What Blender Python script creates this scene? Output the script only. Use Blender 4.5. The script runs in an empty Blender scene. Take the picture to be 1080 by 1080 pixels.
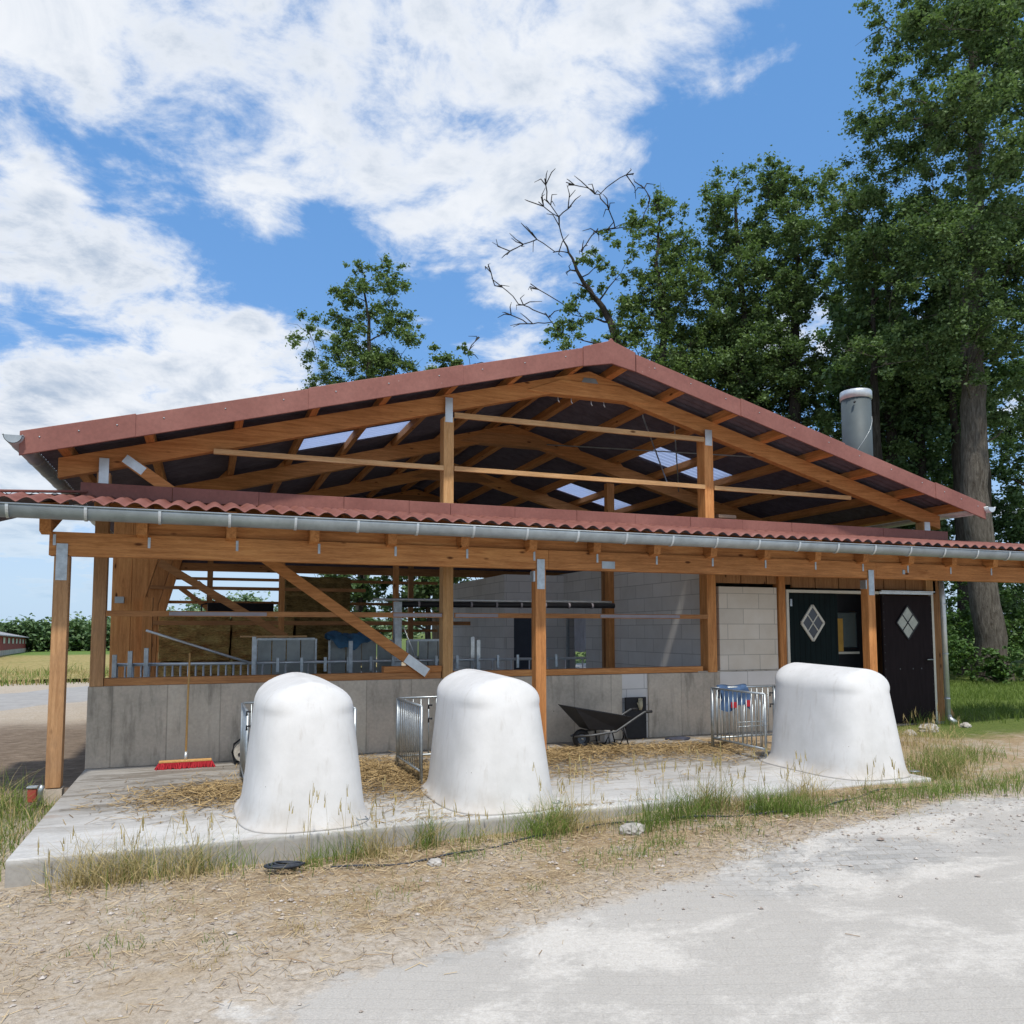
import bpy, bmesh, math, random
import numpy as np
from mathutils import Vector, Matrix
random.seed(7); rng = np.random.default_rng(11)
R = math.radians
scene = bpy.context.scene
COL = scene.collection
sin, cos, pi = math.sin, math.cos, math.pi

# ------------------------------------------------------------------ helpers
def tag(o, label=None, cat=None, group=None, kind=None):
    if label: o['label'] = label
    if cat: o['category'] = cat
    if group: o['group'] = group
    if kind: o['kind'] = kind
    return o

def empty(name, loc, label, cat, group=None, rz=0):
    o = bpy.data.objects.new(name, None); COL.objects.link(o)
    o.location = loc; o.rotation_euler = (0, 0, rz); o.empty_display_size = .2
    return tag(o, label, cat, group)

def copy_tree(o, parent=None):
    c = o.copy(); COL.objects.link(c); c.parent = parent
    if parent is not None: c.matrix_parent_inverse = o.matrix_parent_inverse.copy()
    for ch in list(o.children): copy_tree(ch, c)
    return c

class MB:
    def __init__(s): s.v = []; s.f = []; s.m = []; s.sm = []
    def add(s, vs, fs, mi=0, smooth=False):
        b = len(s.v); s.v += [tuple(p) for p in vs]
        for f in fs: s.f.append([i + b for i in f]); s.m.append(mi); s.sm.append(smooth)
        return s
    def box(s, x0, x1, y0, y1, z0, z1, mi=0):
        vs = [(x, y, z) for z in (z0, z1) for y in (y0, y1) for x in (x0, x1)]
        return s.add(vs, [(0, 2, 3, 1), (4, 5, 7, 6), (0, 1, 5, 4), (2, 6, 7, 3), (0, 4, 6, 2), (1, 3, 7, 5)], mi)
    def beam(s, p0, p1, w, h, up=(0, 0, 1), mi=0):
        p0, p1 = Vector(p0), Vector(p1); d = (p1 - p0).normalized(); up = Vector(up)
        if abs(d.dot(up)) > .99: up = Vector((0, 1, 0))
        a = d.cross(up).normalized() * (w / 2); b = a.cross(d).normalized() * (h / 2)
        vs = [p + i * a + j * b for p in (p0, p1) for i, j in ((-1, -1), (1, -1), (1, 1), (-1, 1))]
        return s.add(vs, [(3, 2, 1, 0), (4, 5, 6, 7), (0, 1, 5, 4), (1, 2, 6, 5), (2, 3, 7, 6), (3, 0, 4, 7)], mi)
    def tube(s, pts, r, n=8, caps=True, smooth=True, mi=0):
        pts = [Vector(p) for p in pts]; rs = r if isinstance(r, (list, tuple)) else [r] * len(pts)
        vs = []; ref = Vector((.31, .17, .93))
        for i, p in enumerate(pts):
            d = (pts[min(i + 1, len(pts) - 1)] - pts[max(i - 1, 0)]).normalized()
            if abs(d.dot(ref)) > .97: ref = Vector((.9, .3, .1))
            a = d.cross(ref).normalized(); b = d.cross(a)
            for k in range(n):
                t = 2 * pi * k / n; vs.append(p + (a * cos(t) + b * sin(t)) * rs[i])
        fs = [(i * n + k, i * n + (k + 1) % n, (i + 1) * n + (k + 1) % n, (i + 1) * n + k) for i in range(len(pts) - 1) for k in range(n)]
        if caps:
            fs.append(tuple(range(n))); fs.append(tuple(range((len(pts) - 1) * n, len(pts) * n))[::-1])
        return s.add(vs, fs, mi, smooth)
    def prism(s, poly, axis, c0, c1, mi=0):
        # poly: list of 2d points; axis: 'x','y','z' extrusion from c0 to c1
        def P(a, b, c): return {'x': (c, a, b), 'y': (a, c, b), 'z': (a, b, c)}[axis]
        n = len(poly)
        vs = [P(a, b, c0) for a, b in poly] + [P(a, b, c1) for a, b in poly]
        fs = [tuple(range(n)), tuple(range(n, 2 * n))[::-1]] + [(i, i + n, (i + 1) % n + n, (i + 1) % n) for i in range(n)]
        return s.add(vs, fs, mi)
    def build(s, name, mats, parent=None, bevel=0, fix=True, label=None):
        me = bpy.data.meshes.new(name); me.from_pydata(s.v, [], s.f)
        for m in (mats if isinstance(mats, (list, tuple)) else [mats]): me.materials.append(m)
        me.polygons.foreach_set('material_index', s.m); me.polygons.foreach_set('use_smooth', s.sm)
        if fix:
            bm = bmesh.new(); bm.from_mesh(me); bmesh.ops.recalc_face_normals(bm, faces=bm.faces); bm.to_mesh(me); bm.free()
        me.update()
        o = bpy.data.objects.new(name, me); COL.objects.link(o)
        if parent is not None:
            o.parent = parent; o.matrix_parent_inverse = parent_world(parent).inverted()
        if bevel:
            b = o.modifiers.new('edge', 'BEVEL'); b.width = bevel; b.segments = 2; b.limit_method = 'ANGLE'; b.angle_limit = R(40)
        if label: o['label'] = label
        return o

def parent_world(p):
    m = Matrix.LocRotScale(p.location, p.rotation_euler, p.scale)
    if p.parent is not None: m = parent_world(p.parent) @ p.matrix_parent_inverse @ m
    return m

def np_mesh(name, verts, faces_n, mat, parent=None, smooth=False):
    """verts (N,3); consecutive groups of faces_n verts make one polygon each"""
    verts = np.asarray(verts, dtype=np.float32).reshape(-1, 3); N = len(verts); F = N // faces_n
    me = bpy.data.meshes.new(name); me.vertices.add(N); me.vertices.foreach_set('co', verts.ravel())
    me.loops.add(N); me.loops.foreach_set('vertex_index', np.arange(N, dtype=np.int32))
    me.polygons.add(F); me.polygons.foreach_set('loop_start', np.arange(0, N, faces_n, dtype=np.int32))
    me.polygons.foreach_set('loop_total', np.full(F, faces_n, dtype=np.int32))
    me.materials.append(mat); me.update(calc_edges=True); me.validate()
    o = bpy.data.objects.new(name, me); COL.objects.link(o)
    if parent is not None: o.parent = parent; o.matrix_parent_inverse = parent_world(parent).inverted()
    return o

# ------------------------------------------------------------------ materials
class NT:
    def __init__(s, name):
        s.mat = bpy.data.materials.new(name); s.mat.use_nodes = True; s.t = s.mat.node_tree
        s.b = s.t.nodes['Principled BSDF']; s.out = s.t.nodes['Material Output']
    def n(s, typ, **kw):
        x = s.t.nodes.new(typ)
        for k, v in kw.items(): setattr(x, k, v)
        return x
    def l(s, a, b): s.t.links.new(a, b)
    def inp(s, sock, v):
        if v is None: return
        if hasattr(v, 'is_output') or hasattr(v, 'links'): s.l(v, sock)
        else: sock.default_value = v
    def co(s, scale=(1, 1, 1), rot=(0, 0, 0), src='Object'):
        tc = s.n('ShaderNodeTexCoord'); mp = s.n('ShaderNodeMapping')
        mp.inputs['Scale'].default_value = scale; mp.inputs['Rotation'].default_value = rot
        s.l(tc.outputs[src], mp.inputs['Vector']); return mp.outputs[0]
    def noise(s, vec, scale=5, detail=5, rough=.6, dist=0, out='Fac'):
        x = s.n('ShaderNodeTexNoise'); x.inputs['Scale'].default_value = scale; x.inputs['Detail'].default_value = detail
        x.inputs['Roughness'].default_value = rough; x.inputs['Distortion'].default_value = dist
        s.l(vec, x.inputs['Vector']); return x.outputs[out]
    def vor(s, vec, scale=5, feature='F1', out='Distance'):
        x = s.n('ShaderNodeTexVoronoi', feature=feature); x.inputs['Scale'].default_value = scale; s.l(vec, x.inputs['Vector']); return x.outputs[out]
    def ramp(s, fac, stops):
        x = s.n('ShaderNodeValToRGB'); e = x.color_ramp.elements
        while len(e) < len(stops): e.new(.5)
        for el, (p, c) in zip(e, stops):
            el.position = p; el.color = (*c, 1) if len(c) == 3 else c
        s.l(fac, x.inputs[0]); return x.outputs[0]
    def mix(s, fac, a, b, mode='MIX'):
        x = s.n('ShaderNodeMix', data_type='RGBA', blend_type=mode)
        s.inp(x.inputs[0], fac)
        for sock, v in ((x.inputs[6], a), (x.inputs[7], b)):
            if isinstance(v, tuple): sock.default_value = (*v, 1) if len(v) == 3 else v
            else: s.l(v, sock)
        return x.outputs[2]
    def m(s, op, a, b=None, c=None, clamp=False):
        x = s.n('ShaderNodeMath', operation=op, use_clamp=clamp)
        s.inp(x.inputs[0], a); s.inp(x.inputs[1], b); s.inp(x.inputs[2], c); return x.outputs[0]
    def sstep(s, v, lo, hi):
        x = s.n('ShaderNodeMapRange', interpolation_type='SMOOTHSTEP'); s.l(v, x.inputs[0])
        x.inputs[1].default_value = lo; x.inputs[2].default_value = hi; return x.outputs[0]
    def bump(s, h, strength=.3, dist=.01, nrm=None):
        x = s.n('ShaderNodeBump'); x.inputs['Strength'].default_value = strength; x.inputs['Distance'].default_value = dist
        s.l(h, x.inputs['Height'])
        if nrm is not None: s.l(nrm, x.inputs['Normal'])
        return x.outputs[0]
    def fin(s, color=None, rough=.7, nrm=None, metal=0, spec=.4):
        s.inp(s.b.inputs['Base Color'], (*color, 1) if isinstance(color, tuple) else color)
        s.inp(s.b.inputs['Roughness'], rough); s.b.inputs['Metallic'].default_value = metal
        s.b.inputs['Specular IOR Level'].default_value = spec
        if nrm is not None: s.l(nrm, s.b.inputs['Normal'])
        return s.mat

def wood_mat(name, axis, c0, c1, knots=True, dirt_dark=0.0):
    t = NT(name); sc = {'x': (.6, 9, 9), 'y': (9, .6, 9), 'z': (9, 9, .6)}[axis]
    v = t.co(sc); g = t.noise(v, 3.2, 6, .65, .6); col = t.ramp(g, [(.3, c0), (.68, c1)])
    fine = t.noise(t.co(tuple(k * 6 for k in sc)), 4, 3, .6)
    col = t.mix(.35, col, t.ramp(fine, [(.3, (.25, .25, .25)), (.7, (.75, .75, .75))]), 'OVERLAY')
    big = t.noise(t.co(), .9, 3, .6)
    col = t.mix(.5, col, t.ramp(big, [(.3, (.36, .34, .33)), (.7, (.66, .64, .6))]), 'OVERLAY')
    if knots:
        ks = {'x': (1.6, 4.2, 4.2), 'y': (4.2, 1.6, 4.2), 'z': (4.2, 4.2, 1.6)}[axis]
        k = t.vor(t.co(ks), 1.25); km = t.sstep(k, .13, .05)
        col = t.mix(km, col, (c0[0] * .3, c0[1] * .24, c0[2] * .2))
    oi = t.n('ShaderNodeObjectInfo').outputs['Random']; col = t.mix(.55, col, t.ramp(oi, [(0, (.40, .38, .37)), (.5, (.52, .5, .48)), (1, (.64, .64, .65))]), 'OVERLAY')
    ck = t.noise(t.co(tuple(k * (.5 if k < 1 else 3.2) for k in sc)), 2.2, 2, .5); col = t.mix(t.m('MULTIPLY', t.sstep(ck, .70, .76), .55), col, (c0[0] * .3, c0[1] * .3, c0[2] * .3))
    if dirt_dark:
        d = t.noise(t.co((1, 1, .5)), 2.5, 5, .7); col = t.mix(t.m('MULTIPLY', t.sstep(d, .45, .7), dirt_dark), col, (.12, .1, .09))
    return t.fin(col, .72, t.bump(g, .25, .004), spec=.25)

WC0, WC1 = (.36, .145, .046), (.62, .30, .112)
wood_x = wood_mat('spruce_x', 'x', WC0, WC1); wood_y = wood_mat('spruce_y', 'y', WC0, WC1); wood_z = wood_mat('spruce_z', 'z', WC0, WC1)
pale_x = wood_mat('pale_spruce_x', 'x', (.42, .24, .10), (.60, .40, .21)); pale_z = wood_mat('pale_spruce_z', 'z', (.42, .23, .09), (.58, .37, .18))
aged_z = wood_mat('aged_spruce_z', 'z', (.33, .18, .085), (.50, .30, .155), dirt_dark=.2)
dull_x = wood_mat('dull_spruce_x', 'x', (.26, .12, .048), (.44, .22, .09)); dull_z = wood_mat('dull_spruce_z', 'z', (.26, .13, .055), (.44, .24, .11))
broom_wood = wood_mat('broom_wood', 'z', (.40, .22, .07), (.55, .34, .14), False)

def plain(name, c, rough=.6, metal=0, var=.15, scale=6, bump=.1, spec=.4):
    t = NT(name); n = t.noise(t.co(), scale, 5, .65)
    col = t.ramp(n, [(.3, tuple(k * (1 - var) for k in c)), (.7, tuple(min(1, k * (1 + var)) for k in c))])
    return t.fin(col, rough, t.bump(n, bump, .004), metal, spec)

galv = plain('galvanised_steel', (.42, .46, .48), .42, .75, .22, 14, .08)
zinc = plain('zinc_sheet', (.36, .40, .42), .45, .6, .18, 5, .05)
flue_m = plain('grey_flue_metal', (.075, .095, .102), .6, .1, .12, 3, .03)
zinc_light = plain('bright_zinc', (.6, .64, .66), .4, .6, .15, 7, .05)
dark_steel = plain('dark_steel', (.09, .095, .10), .5, .4, .2, 9)
black_rub = plain('black_rubber', (.018, .018, .02), .6, 0, .3, 30)
black_pl = plain('black_plastic', (.014, .015, .019), .5, 0, .3, 8)
glass_dark = plain('dark_pane', (.035, .03, .035), .12, 0, .4, 3, 0, .6)
pale_pane = plain('pale_pane', (.42, .44, .38), .25, 0, .2, 9, .05, .5)
white_paint = plain('white_paint', (.62, .60, .52), .5, 0, .08, 10)
red_br = plain('red_bristle', (.42, .018, .03), .8, 0, .35, 120, .8)
lavender = plain('grey_cover', (.30, .28, .31), .6, 0, .1)
blue_cl = plain('blue_fabric', (.05, .10, .20), .85, 0, .4, 9, .3)
blue_tp = plain('blue_tarpaulin', (.03, .11, .20), .45, 0, .5, 6, .3)
red_spot = plain('red_fabric', (.4, .02, .03), .8)
dark_hay = plain('dark_board', (.035, .028, .025), .9, 0, .4, 9)
hose_m = plain('grey_hose', (.035, .042, .055), .5, 0, .3, 20)
stone_m = plain('pale_stone', (.42, .40, .37), .9, 0, .3, 12, .6)
red_block = plain('red_block', (.38, .07, .05), .7, 0, .2)
petal = plain('white_petals', (.75, .75, .7), .8, 0, .1)
yellow_m = plain('yellow_board', (.5, .29, .06), .6, 0, .15)

def roof_red():
    t = NT('red_fibre_cement'); a = t.noise(t.co(), 1.3, 5, .65); b = t.noise(t.co(), 22, 5, .7)
    col = t.ramp(a, [(.3, (.195, .076, .062)), (.7, (.275, .120, .098))])
    col = t.mix(.3, col, t.ramp(b, [(.3, (.3, .3, .3)), (.72, (.72, .7, .7))]), 'OVERLAY')
    spots = t.sstep(t.vor(t.co(), 9), .1, .03); sel = t.sstep(t.noise(t.co(), 5, 2), .56, .66)
    col = t.mix(t.m('MULTIPLY', t.m('MULTIPLY', spots, sel), .5), col, (.5, .42, .38))
    return t.fin(col, .6, t.bump(b, .12, .003), spec=.3)
red_m = roof_red()
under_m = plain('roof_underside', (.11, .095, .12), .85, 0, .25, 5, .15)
trim_red = roof_red(); trim_red.name = 'red_trim'

def concrete(name, base, seam=None, stain=.6):
    t = NT(name); v = t.co(); a = t.noise(v, 1.1, 6, .68); b = t.noise(v, 26, 5, .7)
    col = t.ramp(a, [(.28, tuple(k * .66 for k in base)), (.5, base), (.74, tuple(min(1, k * 1.22) for k in base))])
    col = t.mix(.4, col, t.ramp(b, [(.3, (.36, .36, .36)), (.7, (.64, .64, .64))]), 'OVERLAY')
    h = b
    if seam:
        drip = t.noise(t.co((3.2, 3.2, .5)), 1.6, 5, .7)
        col = t.mix(t.m('MULTIPLY', t.sstep(drip, .48, .72), stain), col, tuple(k * .42 for k in base))
        sp = t.n('ShaderNodeSeparateXYZ'); t.l(v, sp.inputs[0])
        fx = t.m('FRACT', t.m('DIVIDE', t.m('ADD', sp.outputs[0], .41), seam))
        line = t.m('SUBTRACT', 1, t.m('MULTIPLY', t.m('MINIMUM', fx, t.m('SUBTRACT', 1, fx)), seam / .011), clamp=True)
        panel = t.n('ShaderNodeTexWhiteNoise', noise_dimensions='1D'); t.l(t.m('FLOOR', t.m('DIVIDE', t.m('ADD', sp.outputs[0], .41), seam)), panel.inputs['W'])
        col = t.mix(.22, col, t.ramp(panel.outputs[0], [(0, (.3, .3, .3)), (1, (.7, .7, .68))]), 'OVERLAY')
        col = t.mix(t.m('MULTIPLY', line, t.noise(v, 3, 3)), col, tuple(k * .3 for k in base))
        holes = t.sstep(t.vor(v, 3.1), .045, .03); col = t.mix(holes, col, tuple(k * .3 for k in base))
        h = t.m('SUBTRACT', b, t.m('MULTIPLY', line, 1.5))
    return t.fin(col, .85, t.bump(h, .3, .005), spec=.25)
conc_wall = concrete('cast_concrete', (.52, .46, .38), .62, .85)

def slab_mat():
    t = NT('concrete_slab'); v = t.co(); a = t.noise(v, .9, 6, .68); b = t.noise(v, 30, 5, .7)
    col = t.ramp(a, [(.28, (.40, .395, .38)), (.6, (.58, .575, .555))])
    st = t.noise(t.co((.45, 2.4, 1)), 1.7, 6, .7, .8)
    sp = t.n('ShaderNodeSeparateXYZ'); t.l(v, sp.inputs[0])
    depth = t.sstep(sp.outputs[1], 7.0, 9.4)  # darker to the back: lean-to shade put into the colour, besides dirt streaks
    dirt_dark = t.m('ADD', t.m('MULTIPLY', depth, .6), t.m('MULTIPLY', t.sstep(st, .46, .66), t.m('ADD', t.m('MULTIPLY', depth, .6), .22)), clamp=True)
    dirt_dark = t.m('MAXIMUM', dirt_dark, t.sstep(sp.outputs[2], -.015, -.06)); col = t.mix(t.m('MULTIPLY', dirt_dark, .9), col, t.mix(t.sstep(sp.outputs[2], -.015, -.06), (.17, .15, .125), (.33, .315, .29)))  # side faces below the rim greyed: their shade painted into the colour
    rust = t.m('MULTIPLY', t.sstep(t.noise(t.co((.8, 1.6, 1)), 2.3, 4, .6), .58, .74), .35); col = t.mix(rust, col, (.24, .13, .06))
    col = t.mix(.35, col, t.ramp(b, [(.3, (.36, .36, .36)), (.7, (.64, .64, .64))]), 'OVERLAY')
    return t.fin(col, .8, t.bump(b, .2, .004), spec=.3)
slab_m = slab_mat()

def aac(name, base):
    t = NT(name); tc = t.n('ShaderNodeTexCoord'); sp = t.n('ShaderNodeSeparateXYZ'); t.l(tc.outputs['Object'], sp.inputs[0])
    cb = t.n('ShaderNodeCombineXYZ'); t.l(t.m('ADD', sp.outputs[0], sp.outputs[1]), cb.inputs[0]); t.l(sp.outputs[2], cb.inputs[1])
    br = t.n('ShaderNodeTexBrick'); t.l(cb.outputs[0], br.inputs['Vector'])
    for k, v in (('Scale', 1), ('Mortar Size', .006), ('Brick Width', .62), ('Row Height', .25), ('Mortar Smooth', .3), ('Bias', 0)): br.inputs[k].default_value = v
    br.inputs['Color1'].default_value = (*base, 1); br.inputs['Color2'].default_value = (*[k * .88 for k in base], 1); br.inputs['Mortar'].default_value = (*[k * .55 for k in base], 1)
    n = t.noise(tc.outputs['Object'], 2.2, 5, .65)
    col = t.mix(.35, br.outputs['Color'], t.ramp(n, [(.3, (.34, .34, .34)), (.7, (.66, .66, .66))]), 'OVERLAY')
    return t.fin(col, .9, t.bump(br.outputs['Fac'], -.35, .006), spec=.2)
aac_m = aac('aerated_blocks', (.70, .68, .65)); aac_warm = aac('cream_blocks', (.68, .62, .53))

def hutch_mat():
    t = NT('white_fibreglass'); v = t.co(); a = t.noise(v, 2.2, 6, .65); b = t.noise(v, 38, 4, .7)
    col = t.ramp(a, [(.3, (.58, .58, .57)), (.65, (.70, .70, .695))])
    sp = t.n('ShaderNodeSeparateXYZ'); t.l(v, sp.inputs[0])
    splash = t.m('MULTIPLY', t.sstep(t.m('ADD', sp.outputs[2], t.m('MULTIPLY', t.noise(v, 5, 4), .35)), .40, .1), .5)
    col = t.mix(splash, col, (.42, .36, .29))
    streak = t.noise(t.co((5, 5, .5)), 2.2, 5, .7); col = t.mix(t.m('MULTIPLY', t.sstep(streak, .52, .72), .4), col, (.45, .42, .38))
    sp2 = t.sstep(t.vor(v, 7), .035, .02); col = t.mix(t.m('MULTIPLY', sp2, t.sstep(t.noise(v, 3, 2), .5, .6)), col, (.25, .22, .2))
    return t.fin(col, .62, t.bump(t.m('ADD', t.m('MULTIPLY', b, .5), t.m('MULTIPLY', a, .35)), .16, .010), spec=.22)
hutch_m = hutch_mat()

def green_boards(name, c, seam=.11):
    t = NT(name); v = t.co(); sp = t.n('ShaderNodeSeparateXYZ'); t.l(v, sp.inputs[0])
    fx = t.m('FRACT', t.m('DIVIDE', sp.outputs[0], seam)); line = t.sstep(t.m('MINIMUM', fx, t.m('SUBTRACT', 1, fx)), .09, .02)
    n = t.noise(t.co((6, 6, .8)), 3, 5); col = t.ramp(n, [(.3, tuple(k * .75 for k in c)), (.7, tuple(k * 1.3 for k in c))])
    col = t.mix(line, col, tuple(k * .25 for k in c))
    return t.fin(col, .75, t.bump(line, -.5, .006), spec=.12)
door_green = green_boards('dark_green_boards', (.006, .013, .014)); door_brown = green_boards('dark_brown_boards', (.016, .011, .013), 2.5)

def straw_mat(name, c0, c1):
    t = NT(name); rp = t.n('ShaderNodeNewGeometry'); col = t.ramp(rp.outputs['Random Per Island'], [(0, c0), (.6, c1), (1, tuple(min(1, k * 1.3) for k in c1))])
    return t.fin(col, .75, None, spec=.25)
straw_m = straw_mat('straw_stalks', (.17, .11, .05), (.38, .275, .135))
litter_m = straw_mat('dry_litter', (.24, .15, .08), (.46, .36, .22))
def bale_mat():
    t = NT('bale_hay'); n = t.noise(t.co((3, 9, 26)), 3.2, 6, .75, 1.2); n2 = t.noise(t.co((1, 1, 2.5)), 2.6, 5, .7)
    col = t.ramp(n, [(.34, (.16, .095, .03)), (.5, (.66, .46, .17)), (.66, (.90, .72, .36))]); col = t.mix(.8, col, t.ramp(n2, [(.35, (.16, .15, .14)), (.65, (.70, .68, .64))]), 'OVERLAY')
    return t.fin(col, .9, t.bump(n, 1, .05), spec=.1)
bale_m = bale_mat()

def leaf_mat(name, c0, c1, trans=.3):
    t = NT(name); rp = t.n('ShaderNodeNewGeometry').outputs['Random Per Island']; big = t.noise(t.co(), .55, 3, .6)
    f = t.m('ADD', t.m('MULTIPLY', rp, .55), t.m('MULTIPLY', big, .6))
    col = t.ramp(f, [(.2, c0), (.6, c1), (.95, tuple(min(1, k * 1.5) for k in c1))])
    t.fin(col, .55, None, spec=.3)
    tr = t.n('ShaderNodeBsdfTranslucent'); t.l(t.mix(.6, col, (.12, .22, .02)), tr.inputs[0])
    mx = t.n('ShaderNodeMixShader'); mx.inputs[0].default_value = trans; t.l(t.b.outputs[0], mx.inputs[1]); t.l(tr.outputs[0], mx.inputs[2]); t.l(mx.outputs[0], t.out.inputs[0])
    return t.mat
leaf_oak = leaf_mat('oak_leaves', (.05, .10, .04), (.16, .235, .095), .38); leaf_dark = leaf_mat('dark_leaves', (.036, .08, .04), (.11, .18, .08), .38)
leaf_light = leaf_mat('light_leaves', (.06, .115, .04), (.17, .245, .09), .38); leaf_shrub = leaf_mat('shrub_leaves', (.028, .068, .02), (.085, .16, .045))
leaf_far = leaf_mat('hazy_far_leaves', (.09, .15, .10), (.19, .27, .15), .2)  # distance haze lightened into the leaf colour
grass_g = leaf_mat('green_grass', (.065, .125, .022), (.19, .26, .06), .38); grass_d = leaf_mat('dry_grass', (.26, .19, .08), (.50, .40, .20), .3)
def bark_mat(name='oak_bark', k=1.0):
    t = NT(name); n = t.noise(t.co((7, 7, 1.1)), 2.2, 7, .72, .4); big = t.noise(t.co(), .7, 3)
    col = t.ramp(n, [(.33, (.045 * k, .036 * k, .028 * k)), (.6, (.15 * k, .133 * k, .115 * k)), (.75, (.23 * k, .21 * k, .185 * k))]); col = t.mix(.5, col, t.ramp(big, [(.3, (.36, .36, .36)), (.7, (.62, .64, .6))]), 'OVERLAY')
    return t.fin(col, .9, t.bump(n, 1, .06), spec=.15)
bark = bark_mat(); bark_dark = bark_mat('dark_bark', .42)

def skylight_mat():
    t = NT('translucent_sheet'); tr = t.n('ShaderNodeBsdfTranslucent'); tr.inputs[0].default_value = (.70, .76, .88, 1)
    gl = t.n('ShaderNodeBsdfTransparent'); gl.inputs[0].default_value = (.58, .66, .84, 1)
    df = t.n('ShaderNodeBsdfGlossy'); df.inputs[1].default_value = .25
    a = t.n('ShaderNodeMixShader'); a.inputs[0].default_value = .45; t.l(tr.outputs[0], a.inputs[1]); t.l(gl.outputs[0], a.inputs[2])
    b = t.n('ShaderNodeMixShader'); b.inputs[0].default_value = .06; t.l(a.outputs[0], b.inputs[1]); t.l(df.outputs[0], b.inputs[2]); t.l(b.outputs[0], t.out.inputs[0])
    return t.mat
sky_sheet = skylight_mat()
def clear_pane():
    t = NT('clear_pane'); t.b.inputs['Base Color'].default_value = (.5, .6, .6, 1); t.b.inputs['Transmission Weight'].default_value = .8; t.b.inputs['Roughness'].default_value = .15; return t.mat
poly_m = plain('grey_polycarbonate', (.30, .335, .325), .3, 0, .22, 4, .1, .5)
pane_m = clear_pane()

# ------------------------------------------------------------------ ground height and material
def ss(a, b, x):
    t = np.clip((x - a) / (b - a), 0, 1); return t * t * (3 - 2 * t)
def gz(x, y):
    x = np.asarray(x, float); y = np.asarray(y, float)
    z = -.19 + .165 * ss(.5, 7, x)
    z = z - np.maximum(0, y - 26) * .0118 * ss(12, -2, x)
    z = z + .02 * np.sin(x * .9 + 1) * np.sin(y * .8) * ss(5.9, 7.5, y + 0 * x) + .012 * np.sin(x * 2.7 + y * 1.3)
    z = z + .10 * np.exp(-(((x - 9.3) / 1.2) ** 2 + ((y - 8.9) / .9) ** 2))
    return z

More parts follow.
